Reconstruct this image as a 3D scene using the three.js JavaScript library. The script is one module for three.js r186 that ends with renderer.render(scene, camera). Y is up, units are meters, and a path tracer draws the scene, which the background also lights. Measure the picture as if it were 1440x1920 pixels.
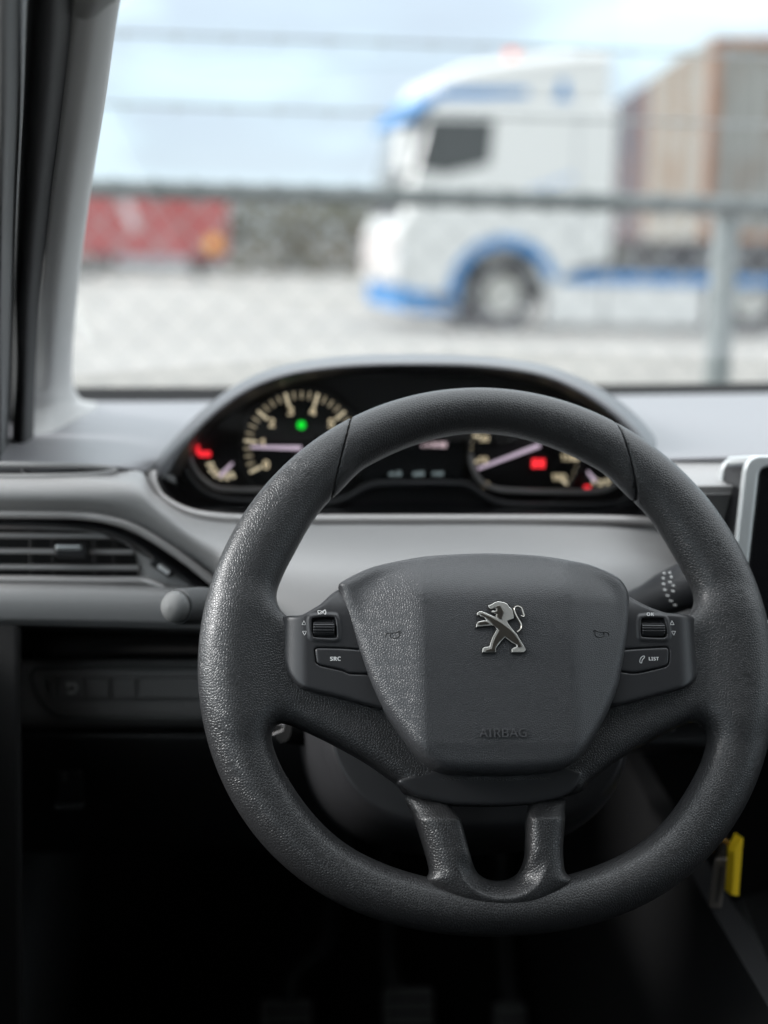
import * as THREE from 'three';
import { mergeGeometries } from 'three/addons/utils/BufferGeometryUtils.js';
import { RoundedBoxGeometry } from 'three/addons/geometries/RoundedBoxGeometry.js';
import { TextGeometry } from 'three/addons/geometries/TextGeometry.js';
import { FontLoader } from 'three/addons/loaders/FontLoader.js';

// ------------------------------------------------------------------ camera, sky, sun, exposure
const scene = new THREE.Scene();
const FPX = 2880;                                    // focal length in pixels of the 1440 x 1920 photograph
const camera = new THREE.PerspectiveCamera(2 * Math.atan(960 / FPX) * 180 / Math.PI, 3 / 4, 0.02, 900);
camera.rotation.order = 'YXZ';
camera.position.set(0, 1.2, 0);
camera.rotation.set(-Math.atan(510 / FPX), -5 * Math.PI / 180, 1.4 * Math.PI / 180);
camera.focus = 0.92;
camera.userData.fStop = 3.4;
camera.updateMatrixWorld(true);

const renderer = new THREE.WebGLRenderer({ antialias: true });
renderer.toneMapping = THREE.LinearToneMapping;
renderer.toneMappingExposure = 1.5;
renderer.shadowMap.enabled = true;

let seed = 20240611;
const rnd = () => { seed = (seed + 0x6d2b79f5) | 0; let t = Math.imul(seed ^ (seed >>> 15), 1 | seed); t = (t + Math.imul(t ^ (t >>> 7), 61 | t)) ^ t; return ((t ^ (t >>> 14)) >>> 0) / 4294967296; };
const lerp = (a, b, t) => a + (b - a) * t;
const clamp = (x, a = 0, b = 1) => Math.min(b, Math.max(a, x));
const sstep = (a, b, x) => { const t = clamp((x - a) / (b - a)); return t * t * (3 - 2 * t); };
const hash3 = (x, y, z) => { let h = Math.imul(x, 374761393) ^ Math.imul(y, 668265263) ^ Math.imul(z, 2147483647 ^ 0x5bd1e995); h = Math.imul(h ^ (h >>> 13), 1274126177); return ((h ^ (h >>> 16)) >>> 0) / 4294967296; };
function vnoise(x, y, z) {
  const ix = Math.floor(x), iy = Math.floor(y), iz = Math.floor(z), f = (t) => t * t * t * (t * (t * 6 - 15) + 10), u = f(x - ix), v = f(y - iy), w = f(z - iz);
  const k = (a, b, c) => hash3(ix + a, iy + b, iz + c);
  return lerp(lerp(lerp(k(0, 0, 0), k(1, 0, 0), u), lerp(k(0, 1, 0), k(1, 1, 0), u), v), lerp(lerp(k(0, 0, 1), k(1, 0, 1), u), lerp(k(0, 1, 1), k(1, 1, 1), u), v), w);
}
const fbm = (x, y, z, n = 5) => { let s = 0, a = 0.5, t = 0; for (let i = 0; i < n; i++) { s += a * vnoise(x, y, z); t += a; a *= 0.5; x = x * 2.03 + 7.1; y = y * 2.03 + 3.7; z = z * 2.03 + 1.3; } return s / t; };

function makeSky() {                                 // bright broken overcast: pale blue air, grey-blue cloud bellies, white gaps
  const W = 1024, H = 512, d = new Float32Array(W * H * 4);
  for (let j = 0; j < H; j++) for (let i = 0; i < W; i++) {
    const el = ((j + 0.5) / H - 0.5) * Math.PI, az = ((i + 0.5) / W - 0.5) * 2 * Math.PI;
    const y = Math.sin(el), x = Math.cos(az) * Math.cos(el), z = Math.sin(az) * Math.cos(el);
    const k = 2.1 / (Math.max(y, 0) + 0.16);
    const a = fbm(x * k + 11.3, z * k + 4.2, y * 2.0, 6), b = fbm(x * k * 0.6 + 3.1, z * k * 0.6 - 8.4, 5.5, 5), c = fbm(x * k * 1.7 - 2.4, z * k * 1.7 + 9.9, 2.2, 5);
    const cloud = sstep(0.46, 0.64, a), white = sstep(0.50, 0.72, b), up = (1 + 2 * Math.max(0, y)) / 1.10;
    let col = [0.57, 0.73, 0.81];
    const grey = [0.43, 0.51, 0.60], wht = [0.92, 0.97, 1.0];
    col = col.map((q, n) => lerp(q, wht[n], 0.75 * white));
    col = col.map((q, n) => lerp(q, grey[n], cloud * (0.55 + 0.45 * c)));
    col = col.map((q, n) => lerp(q, [0.80, 0.82, 0.84][n], 0.75 * sstep(0.14, 0.5, y)));   // the cloud closes overhead
    const hz = 1 - sstep(0.0, 0.09, y);              // paler air towards the horizon
    col = col.map((q, n) => lerp(q, [0.68, 0.80, 0.855][n], 0.55 * hz) * up);
    const o = (j * W + i) * 4;
    d[o] = col[0]; d[o + 1] = col[1]; d[o + 2] = col[2]; d[o + 3] = 1;
  }
  const t = new THREE.DataTexture(d, W, H, THREE.RGBAFormat, THREE.FloatType);
  t.mapping = THREE.EquirectangularReflectionMapping; t.magFilter = THREE.LinearFilter; t.needsUpdate = true;
  return t;
}
scene.background = makeSky();
scene.environment = scene.background;

const sun = new THREE.DirectionalLight(new THREE.Color(1, 0.99, 0.98), 3.5);
sun.name = 'sun';
sun.position.set(-9.0, 4.2, -1.0).multiplyScalar(4);  // veiled sun on the driver's side, through the side window
sun.castShadow = true; sun.shadow.radius = 40;
Object.assign(sun.shadow.camera, { left: -40, right: 40, top: 40, bottom: -40, near: 1, far: 140 });
scene.add(sun, sun.target);

// ------------------------------------------------------------------ helpers
const V = (x, y, z) => new THREE.Vector3(x, y, z);
// Survey helper: the point at forward distance d (metres ahead of the lens) that the photograph shows at pixel (px, py) of its 1440 x 1920 frame.
function U(px, py, d) {
  const v = V((px - 720) / FPX, -(py - 960) / FPX, -1).applyQuaternion(camera.quaternion);
  return v.multiplyScalar(-d / v.z).add(camera.position);
}
const taken = {};
function numbered(n) { taken[n] = (taken[n] ?? -1) + 1; return taken[n] ? n + '_' + String(taken[n]).padStart(3, '0') : n; }
function tag(o, label, category, group, kind) {
  o.name = numbered(o.name); scene.add(o);
  o.userData.label = label; if (category) o.userData.category = category;
  if (group) o.userData.group = group;
  if (kind) o.userData.kind = kind;
  return o;
}
function thing(name, label, category, pos, group) { const g = new THREE.Group(); g.name = name; if (pos) g.position.copy(pos); g.updateMatrixWorld(true); return tag(g, label, category, group); }
// adds one mesh; geometry given in world metres is moved into the parent's own frame
function part(name, geo, mat, parent, world = true) {
  const m = new THREE.Mesh(Array.isArray(geo) ? merge(geo) : geo, mat); m.name = name; m.castShadow = m.receiveShadow = true;
  if (parent) { if (world) { parent.updateWorldMatrix(true, false); m.geometry = m.geometry.clone().applyMatrix4(parent.matrixWorld.clone().invert()); } parent.add(m); }
  return m;
}
function merge(list) {
  return mergeGeometries(list.map((g) => { g = g.index ? g.toNonIndexed() : g.clone(); for (const k of Object.keys(g.attributes)) if (!['position', 'normal', 'uv'].includes(k)) g.deleteAttribute(k); if (!g.attributes.uv) g.setAttribute('uv', new THREE.BufferAttribute(new Float32Array(g.attributes.position.count * 2), 2)); return g; }));
}
const box = (x0, x1, y0, y1, z0, z1, r = 0) => {
  const g = r ? new RoundedBoxGeometry(x1 - x0, y1 - y0, z1 - z0, 3, r) : new THREE.BoxGeometry(x1 - x0, y1 - y0, z1 - z0);
  return g.translate((x0 + x1) / 2, (y0 + y1) / 2, (z0 + z1) / 2);
};
const tube = (pts, r, seg = 48, rad = 10, closed = false) => new THREE.TubeGeometry(new THREE.CatmullRomCurve3(pts, closed, 'catmullrom', 0.5), seg, r, rad, closed);
function rod(a, b, r0, r1 = r0, n = 20, caps = true) {
  const g = new THREE.CylinderGeometry(r1, r0, a.distanceTo(b), n, 1, !caps), q = new THREE.Quaternion().setFromUnitVectors(V(0, 1, 0), b.clone().sub(a).normalize());
  return g.applyQuaternion(q).translate((a.x + b.x) / 2, (a.y + b.y) / 2, (a.z + b.z) / 2);
}
function cat(p, t) {                                  // Catmull-Rom through the list p at t in [0, n-1]
  const n = p.length - 1, i = Math.min(n - 1, Math.max(0, Math.floor(t))), f = t - i;
  const a = p[Math.max(0, i - 1)], b = p[i], c = p[i + 1] ?? p[n], d = p[Math.min(n, i + 2)];
  const h = (k) => 0.5 * (2 * b[k] + (c[k] - a[k]) * f + (2 * a[k] - 5 * b[k] + 4 * c[k] - d[k]) * f * f + (3 * b[k] - a[k] - 3 * c[k] + d[k]) * f * f * f);
  return V(h('x'), h('y'), h('z'));
}
// a moulded panel: a smooth surface through a grid of points (rows x columns), with real thickness behind it
function panel(rows, nu = 40, nv = 24, thick = 0.004, from = camera.position) {
  const R = rows.map((r) => { const o = []; for (let i = 0; i <= nu; i++) o.push(cat(r, i / nu * (r.length - 1))); return o; });
  const P = []; for (let j = 0; j <= nv; j++) { const row = []; for (let i = 0; i <= nu; i++) row.push(cat(R.map((r) => r[i]), j / nv * (R.length - 1))); P.push(row); }
  const pos = [], uv = [], idx = [], w = nu + 1;
  let vv = 0; const mid = nu >> 1;
  for (let j = 0; j <= nv; j++) { if (j) vv += P[j][mid].distanceTo(P[j - 1][mid]); let uu = 0; for (let i = 0; i <= nu; i++) { if (i) uu += P[j][i].distanceTo(P[j][i - 1]); pos.push(P[j][i].x, P[j][i].y, P[j][i].z); uv.push(uu, vv); } }
  for (let j = 0; j < nv; j++) for (let i = 0; i < nu; i++) { const a = j * w + i; idx.push(a, a + w, a + 1, a + 1, a + w, a + w + 1); }
  let g = new THREE.BufferGeometry(); g.setAttribute('position', new THREE.Float32BufferAttribute(pos, 3)); g.setAttribute('uv', new THREE.Float32BufferAttribute(uv, 2)); g.setIndex(idx); g.computeVertexNormals();
  const nrm = g.attributes.normal, c = P[nv >> 1][mid], m = (nv >> 1) * w + mid;
  if ((from.x - c.x) * nrm.getX(m) + (from.y - c.y) * nrm.getY(m) + (from.z - c.z) * nrm.getZ(m) < 0) { for (let k = 0; k < idx.length; k += 3) [idx[k], idx[k + 1]] = [idx[k + 1], idx[k]]; g.setIndex(idx); g.computeVertexNormals(); }
  if (!thick) return g;
  const N = g.attributes.normal, back = g.clone(), bp = back.attributes.position;
  for (let k = 0; k < bp.count; k++) bp.setXYZ(k, bp.getX(k) - N.getX(k) * thick, bp.getY(k) - N.getY(k) * thick, bp.getZ(k) - N.getZ(k) * thick);
  const bi = [...back.index.array]; for (let k = 0; k < bi.length; k += 3) [bi[k], bi[k + 1]] = [bi[k + 1], bi[k]]; back.setIndex(bi); back.computeVertexNormals();
  const edge = []; for (let i = 0; i <= nu; i++) edge.push(i); for (let j = 1; j <= nv; j++) edge.push(j * w + nu); for (let i = nu - 1; i >= 0; i--) edge.push(nv * w + i); for (let j = nv - 1; j >= 0; j--) edge.push(j * w);
  const ep = [], ei = []; const gp = g.attributes.position;
  edge.forEach((k) => { ep.push(gp.getX(k), gp.getY(k), gp.getZ(k), bp.getX(k), bp.getY(k), bp.getZ(k)); });
  for (let k = 0; k < edge.length - 1; k++) { const a = 2 * k; ei.push(a, a + 1, a + 2, a + 2, a + 1, a + 3); }
  const e = new THREE.BufferGeometry(); e.setAttribute('position', new THREE.Float32BufferAttribute(ep, 3)); e.setIndex(ei); const en = e.toNonIndexed(); en.computeVertexNormals();
  return merge([g, back, en]);
}
// the same, its points surveyed from the photograph: rows of [px, py, distance ahead]
const surveyed = (rows, nu, nv, thick) => panel(rows.map((r) => r.map((p) => U(...p))), nu, nv, thick);

// ---- solids from distance fields (surface nets), with uv in metres laid on by the way each face points
function poly2d(pts) {                                // signed distance to a closed outline in the plane, cached on a fine grid
  const n = pts.length, xs = pts.map((p) => p[0]), ys = pts.map((p) => p[1]), m = 0.03, h = 0.0006;
  const x0 = Math.min(...xs) - m, y0 = Math.min(...ys) - m, nx = Math.ceil((Math.max(...xs) + m - x0) / h) + 2, ny = Math.ceil((Math.max(...ys) + m - y0) / h) + 2, D = new Float32Array(nx * ny);
  for (let j = 0; j < ny; j++) for (let i = 0; i < nx; i++) {
    const x = x0 + i * h, y = y0 + j * h; let d = Infinity, s = 1;
    for (let a = 0, b = n - 1; a < n; b = a++) {
      const ex = xs[b] - xs[a], ey = ys[b] - ys[a], wx = x - xs[a], wy = y - ys[a], t = clamp((wx * ex + wy * ey) / (ex * ex + ey * ey)), qx = wx - ex * t, qy = wy - ey * t;
      d = Math.min(d, qx * qx + qy * qy);
      const c1 = y >= ys[a], c2 = y < ys[b], c3 = ex * wy > ey * wx; if ((c1 && c2 && c3) || (!c1 && !c2 && !c3)) s = -s;
    }
    D[j * nx + i] = s * Math.sqrt(d);
  }
  return (x, y) => {
    const fx = (x - x0) / h, fy = (y - y0) / h; 
    if (fx < 0 || fy < 0 || fx >= nx - 1 || fy >= ny - 1) { const cx = clamp(x, x0, x0 + (nx - 1) * h), cy = clamp(y, y0, y0 + (ny - 1) * h); return 0.028 + Math.hypot(x - cx, y - cy); }
    const i = Math.floor(fx), j = Math.floor(fy), u = fx - i, v = fy - j, o = j * nx + i;
    return lerp(lerp(D[o], D[o + 1], u), lerp(D[o + nx], D[o + nx + 1], u), v);
  };
}
const smin = (a, b, k) => { const h = Math.max(k - Math.abs(a - b), 0) / k; return Math.min(a, b) - h * h * k * 0.25; };
const smax = (a, b, k) => -smin(-a, -b, k);
// closed smooth outline through points
function smoothLoop(pts, per = 6, tension = 0.5) {
  const c = new THREE.CatmullRomCurve3(pts.map((p) => V(p[0], p[1], 0)), true, 'catmullrom', tension), o = [];
  for (let i = 0; i < pts.length * per; i++) { const q = c.getPoint(i / (pts.length * per)); o.push([q.x, q.y]); }
  return o;
}
function solid(f, lo, hi, cell, uvKind = 'box') {
  const n = [0, 1, 2].map((k) => Math.ceil((hi[k] - lo[k]) / cell) + 1), [nx, ny, nz] = n, F = new Float32Array(nx * ny * nz);
  for (let k = 0, o = 0; k < nz; k++) for (let j = 0; j < ny; j++) for (let i = 0; i < nx; i++, o++) F[o] = f(lo[0] + i * cell, lo[1] + j * cell, lo[2] + k * cell);
  const at = (i, j, k) => F[(clamp(k, 0, nz - 1) * ny + clamp(j, 0, ny - 1)) * nx + clamp(i, 0, nx - 1)];
  const id = new Int32Array(nx * ny * nz).fill(-1), P = [], N = [], S = [1, nx, nx * ny];
  for (let k = 0; k < nz - 1; k++) for (let j = 0; j < ny - 1; j++) for (let i = 0; i < nx - 1; i++) {
    const o = (k * ny + j) * nx + i; let neg = 0; const c = [];
    for (let q = 0; q < 8; q++) { const v = F[o + (q & 1) + ((q >> 1) & 1) * S[1] + (q >> 2) * S[2]]; c.push(v); if (v < 0) neg++; }
    if (neg === 0 || neg === 8) continue;
    let sx = 0, sy = 0, sz = 0, m = 0;
    for (let a = 0; a < 8; a++) for (let b = 1; b <= 4; b <<= 1) if (!(a & b)) { const e = a | b; if ((c[a] < 0) !== (c[e] < 0)) { const t = c[a] / (c[a] - c[e]); sx += (a & 1) + (b === 1 ? t : 0); sy += ((a >> 1) & 1) + (b === 2 ? t : 0); sz += (a >> 2) + (b === 4 ? t : 0); m++; } }
    const lx = i + sx / m, ly = j + sy / m, lz = k + sz / m; id[o] = P.length / 3;
    P.push(lo[0] + lx * cell, lo[1] + ly * cell, lo[2] + lz * cell);
    const gr = [0, 0, 0];
    for (let q = 0; q < 8; q++) {
      const a = i + (q & 1), b = j + ((q >> 1) & 1), e = k + (q >> 2), w = ((q & 1) ? lx - i : 1 - lx + i) * (((q >> 1) & 1) ? ly - j : 1 - ly + j) * ((q >> 2) ? lz - k : 1 - lz + k);
      gr[0] += w * (at(a + 1, b, e) - at(a - 1, b, e)); gr[1] += w * (at(a, b + 1, e) - at(a, b - 1, e)); gr[2] += w * (at(a, b, e + 1) - at(a, b, e - 1));
    }
    const l = Math.hypot(...gr) || 1; N.push(gr[0] / l, gr[1] / l, gr[2] / l);
  }
  const T = [];
  for (let k = 1; k < nz - 1; k++) for (let j = 1; j < ny - 1; j++) for (let i = 1; i < nx - 1; i++) {
    const o = (k * ny + j) * nx + i, s = F[o] < 0;
    for (let a = 0; a < 3; a++) if (s !== F[o + S[a]] < 0) {
      const b = S[(a + 1) % 3], c = S[(a + 2) % 3], q = [id[o - b - c], id[o - c], id[o], id[o - b]];
      if (q.some((x) => x < 0)) continue;
      if (s) T.push(q[0], q[1], q[2], q[0], q[2], q[3]); else T.push(q[0], q[2], q[1], q[0], q[3], q[2]);
    }
  }
  const key = new Map(), p = [], nn = [], uv = [], ix = [];
  for (let t = 0; t < T.length; t += 3) {
    const ax = [0, 0, 0]; for (let e = 0; e < 3; e++) for (let q = 0; q < 3; q++) ax[q] += N[T[t + e] * 3 + q];
    const rad = uvKind === 'ring' ? Math.hypot(ax[0], ax[1]) : 0;
    let kind = Math.abs(ax[2]) >= Math.max(Math.abs(ax[0]), Math.abs(ax[1])) * 0.8 ? 0 : Math.abs(ax[0]) > Math.abs(ax[1]) ? 1 : 2;
    if (uvKind === 'ring') kind = Math.abs(ax[2]) > rad * 0.75 ? 0 : P[T[t] * 3 + 1] > 0 ? 3 : 4;
    for (let e = 0; e < 3; e++) {
      const v = T[t + e], kk = v * 5 + kind; let m = key.get(kk);
      if (m === undefined) {
        m = p.length / 3; key.set(kk, m); const [x, y, z] = [P[v * 3], P[v * 3 + 1], P[v * 3 + 2]];
        p.push(x, y, z); nn.push(N[v * 3], N[v * 3 + 1], N[v * 3 + 2]);
        if (kind === 0) uv.push(x, y); else if (kind === 1) uv.push(z, y); else if (kind === 2) uv.push(x, z); else uv.push((kind === 3 ? Math.atan2(x, y) : Math.atan2(x, -y)) * 0.165, z);
      }
      ix.push(m);
    }
  }
  const g = new THREE.BufferGeometry(); g.setAttribute('position', new THREE.Float32BufferAttribute(p, 3)); g.setAttribute('normal', new THREE.Float32BufferAttribute(nn, 3)); g.setAttribute('uv', new THREE.Float32BufferAttribute(uv, 2)); g.setIndex(ix);
  return g;
}
// ---- textures
function dataTex(n, fn, srgb = false, rep = 1) {
  const d = new Uint8Array(n * n * 4);
  for (let j = 0; j < n; j++) for (let i = 0; i < n; i++) { const c = fn(i / n, j / n), o = (j * n + i) * 4; for (let k = 0; k < 3; k++) d[o + k] = clamp(Array.isArray(c) ? c[k] : c) * 255; d[o + 3] = 255; }
  const t = new THREE.DataTexture(d, n, n); t.wrapS = t.wrapT = THREE.RepeatWrapping; t.magFilter = THREE.LinearFilter; t.minFilter = THREE.LinearMipmapLinearFilter; t.repeat.set(rep, rep); if (srgb) t.colorSpace = THREE.SRGBColorSpace; t.needsUpdate = true;
  return t;
}
const scaled = (t, r) => { const c = t.clone(); c.repeat.set(r, r); c.needsUpdate = true; return c; };
function cells(n, N, jit = 0.95) {                       // tileable leather pebbles: N cells across, bright on the pebbles and dark in the creases
  const px = [], py = [], ph = []; for (let i = 0; i < N * N; i++) { px.push(0.5 + (rnd() - 0.5) * jit); py.push(0.5 + (rnd() - 0.5) * jit); ph.push(0.75 + 0.25 * rnd()); }
  return dataTex(n, (u, v) => {
    const wx = u * N + 0.35 * Math.sin(6.283 * (v * 5 + 0.3)) * 0.6, wy = v * N + 0.35 * Math.sin(6.283 * (u * 4 + 0.1)) * 0.6, ix = Math.floor(wx), iy = Math.floor(wy); let a = 9, b = 9, h = 1;
    for (let q = -2; q <= 2; q++) for (let r = -2; r <= 2; r++) { const cx = ((ix + r) % N + N) % N, cy = ((iy + q) % N + N) % N, k = cy * N + cx, dx = ix + r + px[k] - wx, dy = iy + q + py[k] - wy, d = Math.hypot(dx, dy); if (d < a) { b = a; a = d; h = ph[k]; } else if (d < b) b = d; }
    return clamp(sstep(0.0, 0.42, b - a) * (0.8 + 0.2 * (1 - a)) * h);
  });
}
const texLeather = cells(1024, 32);                     // 32 pebbles across one tile
const texFine = cells(512, 40, 0.9);
const texSpeck = dataTex(512, (u, v) => { const s = 24; const f = (a, b) => vnoise(a * s, b * s, 1.5); const x = f(u, v) * (1 - u) + f(u - 1, v) * u, y = f(u, v - 1) * (1 - u) + f(u - 1, v - 1) * u; return 0.72 + 0.5 * ((x * (1 - v) + y * v) - 0.5); });
const mat = (r, g, b, rough = 0.5, o = {}) => new THREE.MeshPhysicalMaterial({ color: new THREE.Color().setRGB(r, g, b), roughness: rough, metalness: 0, ...o });
const M = {
  leather: mat(0.030, 0.030, 0.031, 0.33, { bumpMap: scaled(texLeather, 1 / 0.052), bumpScale: 0.00016 }),
  padGrain: mat(0.046, 0.047, 0.050, 0.35, { bumpMap: scaled(texLeather, 1 / 0.044), bumpScale: 0.00012 }),
  satin: mat(0.030, 0.030, 0.032, 0.36, { bumpMap: scaled(texFine, 1 / 0.02), bumpScale: 0.000012 }),
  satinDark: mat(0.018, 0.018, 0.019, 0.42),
  button: mat(0.026, 0.026, 0.028, 0.40),
  gloss: mat(0.008, 0.008, 0.009, 0.08),
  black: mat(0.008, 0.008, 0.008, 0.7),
  print: mat(0.75, 0.75, 0.74, 0.5),
  dashTop: mat(0.185, 0.184, 0.194, 0.42, { bumpMap: scaled(texFine, 1 / 0.045), bumpScale: 0.00006 }),
  dash: mat(0.27, 0.265, 0.262, 0.48, { bumpMap: scaled(texFine, 1 / 0.045), bumpScale: 0.00006 }),
  dashDark: mat(0.055, 0.057, 0.058, 0.5, { bumpMap: scaled(texFine, 1 / 0.045), bumpScale: 0.00005 }),
  hood: mat(0.10, 0.10, 0.105, 0.34, { bumpMap: scaled(texFine, 1 / 0.045), bumpScale: 0.00004 }),
  dashLow: mat(0.14, 0.142, 0.14, 0.5, { bumpMap: scaled(texFine, 1 / 0.045), bumpScale: 0.00005 }),
  trimGrey: mat(0.42, 0.40, 0.39, 0.32, { metalness: 0.3 }),
  silver: mat(0.62, 0.64, 0.64, 0.34, { metalness: 0.45 }),
  stalk: mat(0.03, 0.031, 0.034, 0.42),
  chrome: mat(0.74, 0.73, 0.69, 0.24, { metalness: 0.65 }),
  chromeSatin: mat(0.62, 0.65, 0.65, 0.30, { metalness: 0.9 }),
  chromeDark: mat(0.17, 0.155, 0.135, 0.30, { metalness: 0.9 }),
  pillar: mat(0.52, 0.52, 0.51, 0.7, { bumpMap: scaled(texFine, 1 / 0.03), bumpScale: 0.00005 }),
  rubber: mat(0.014, 0.014, 0.014, 0.6),
  carpet: mat(0.012, 0.012, 0.013, 0.95),
  head: mat(0.36, 0.36, 0.35, 0.9),
  tinted: mat(0.08, 0.085, 0.085, 0.0, { transmission: 1, thickness: 0, ior: 1.5 }),  // dark tint added to the unseen rear glass to cut fill light
  glass: mat(1, 1, 1, 0.0, { transmission: 1, thickness: 0, ior: 1.5 }),
};
const font = await new FontLoader().loadAsync('fonts/droid/droid_sans_bold.typeface.json');
const fontR = await new FontLoader().loadAsync('fonts/droid/droid_sans_regular.typeface.json');
function lettering(s, size, depth, f = font) { const g = new TextGeometry(s, { font: f, size, depth, curveSegments: 4, bevelEnabled: false }); g.computeBoundingBox(); const b = g.boundingBox; return g.translate(-(b.min.x + b.max.x) / 2, -(b.min.y + b.max.y) / 2, 0); }
const shapeOf = (pts) => new THREE.Shape(pts.map((p) => new THREE.Vector2(p[0], p[1])));
const slab = (pts, depth, z = 0, bevel = 0) => new THREE.ExtrudeGeometry(shapeOf(pts), { depth: Math.max(1e-5, depth - 2 * bevel), bevelEnabled: bevel > 0, bevelSize: bevel, bevelThickness: bevel, bevelOffset: -bevel, bevelSegments: 2, curveSegments: 8 }).translate(0, 0, z + bevel);

// ------------------------------------------------------------------ steering wheel
const TAU = 25 * Math.PI / 180, RW = 0.178;
const wheel = thing('steering_wheel', 'black grained steering wheel with chrome lion emblem facing the driver', 'steering wheel', U(908, 1245, 0.9).add(V(0.0037, 0, 0)));
wheel.rotation.x = -TAU; wheel.updateMatrixWorld(true);
const wheelInv = wheel.matrixWorld.clone().invert(), eyeW = camera.position.clone().applyMatrix4(wheelInv);
function W(px, py, h = 0) { const q = U(px, py, 1).applyMatrix4(wheelInv).sub(eyeW); const t = (h - eyeW.z) / q.z; return [eyeW.x + q.x * t, eyeW.y + q.y * t]; }
const WL = (list, h) => list.map((p) => W(p[0], p[1], h));
{
  const piece = (t, x) => { for (let i = 1; i < t.length; i++) if (x <= t[i][0]) return lerp(t[i - 1][1], t[i][1], sstep(t[i - 1][0], t[i][0], x)); return t[t.length - 1][1]; };
  const thick = [[0, 29], [30, 32], [42, 36], [62, 40], [90, 40], [118, 35], [145, 32], [180, 30]];
  const mirror = (left) => [...left, ...left.slice().reverse().map(([x, y]) => [-x, y])];
  const hubLeft = WL([[440, 1152], [505, 1148], [560, 1160], [650, 1112], [760, 1085]], 0).concat([]);
  const hubLow = WL([[790, 1494], [745, 1468], [690, 1430], [610, 1386], [515, 1345], [440, 1342]], 0);
  const hubPoly = poly2d(smoothLoop(mirror([...hubLow.slice().reverse(), ...[]].reverse().concat(hubLeft)).map((p) => p), 5, 0.4));
  function skin(x, y, z) {
    const r = Math.hypot(x, y), al = Math.abs(Math.atan2(x, y)) * 180 / Math.PI, fb = 180 - al;
    const ro = RW - 0.0172 * Math.exp(-((fb / 41) ** 2)), t = piece(thick, al) / 1000, a = t / 2, b = 0.0165, p = r - (ro - a), zz = z + 0.001;
    const k = Math.hypot(p / a, zz / b), q = Math.hypot(p / (a * a), zz / (b * b));
    let d = k < 1e-4 ? -Math.min(a, b) : k * (k - 1) / q;
    const d2 = hubPoly(x, y), dz = Math.abs(z + 0.006) - 0.0155;
    d = smin(d, smax(d2, dz, 0.012), 0.018);
    return d;
  }
  const lo = [-0.187, -0.187, -0.028], hi = [0.187, 0.187, 0.026];
  const A1 = (x, y) => { // signed distance to the two mould joints at ten and two o'clock: positive on the upper grip
    const s = 0.0006; const ax = Math.abs(x); const j0 = W(655, 800, 0), j1 = W(628, 905, 0), dx = Math.abs(j1[0]) - Math.abs(j0[0]), dy = j1[1] - j0[1], l = Math.hypot(dx, dy);
    return ((ax - Math.abs(j0[0])) * -dy + (y - j0[1]) * dx) / l * -1; };
  const joint = (() => { const s = A1(0, 0.17) > 0 ? 1 : -1; return (x, y) => y < 0 ? -1 : s * A1(x, y); })();
  part('rim', solid((x, y, z) => smax(skin(x, y, z), joint(x, y) + 0.00012, 0.0007), lo, hi, 0.0015, 'ring'), M.leather, wheel, false);
  part('upper_grip', solid((x, y, z) => smax(skin(x, y, z), -joint(x, y) + 0.00012, 0.0007), [-0.13, 0.06, -0.028], hi, 0.0015, 'ring'), M.leather, wheel, false);

  // lower two-legged spoke
  const so = poly2d(smoothLoop(WL([[765, 1486], [778, 1525], [791, 1565], [803, 1605], [809, 1634], [802, 1652], [838, 1684], [880, 1704], [940, 1714], [1000, 1708], [1045, 1682], [1075, 1651], [1062, 1634], [1058, 1600], [1060, 1560], [1063, 1525], [1066, 1490], [1000, 1480], [850, 1480]], 0.008), 4, 0.5));
  const sh = poly2d(smoothLoop(WL([[852, 1500], [860, 1535], [870, 1572], [880, 1608], [893, 1634], [912, 1647], [935, 1651], [958, 1647], [976, 1634], [986, 1608], [988, 1572], [987, 1535], [984, 1500]], 0.002), 4, 0.5));
  part('lower_spoke', solid((x, y, z) => { const h = 0.0165 - 1.0 * Math.max(0, y + 0.094) - 1.1 * Math.max(0, 0.0105 - Math.max(0, sh(x, y))) * sstep(-0.112, -0.132, y); return smax(smax(so(x, y), z - h, 0.014), smax(-z - 0.012, -sh(x, y), 0.007), 0.007); }, [-0.075, -0.168, -0.02], [0.075, -0.06, 0.026], 0.0011), M.leather, wheel, false);

  // satin cover under the airbag
  const lc = poly2d(smoothLoop(WL([[746, 1464], [792, 1447], [830, 1440], [940, 1440], [1050, 1440], [1068, 1438], [1094, 1448], [1082, 1476], [1056, 1494], [1000, 1506], [930, 1510], [850, 1508], [782, 1492]], 0.010), 4, 0.3));
  part('hub_cover', solid((x, y, z) => smax(lc(x, y), Math.abs(z - 0.0) - 0.0102 + 0.10 * Math.max(0, -(y + 0.062)), 0.0025), [-0.075, -0.1, -0.014], [0.075, -0.035, 0.022], 0.001), M.satin, wheel, false);

  // airbag pad
  const pp = poly2d(smoothLoop(WL([[639, 1086], [700, 1056], [800, 1036], [915, 1030], [1020, 1035], [1110, 1051], [1166, 1076], [1186, 1106], [1187, 1160], [1180, 1210], [1163, 1284], [1136, 1346], [1090, 1416], [1048, 1444], [940, 1452], [832, 1447], [782, 1412], [722, 1330], [684, 1246], [656, 1166], [640, 1104]], 0.022), 4, 0.35));
  const [cxa] = W(785, 1250, 0.034), [cxb] = W(1082, 1250, 0.034);
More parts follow.
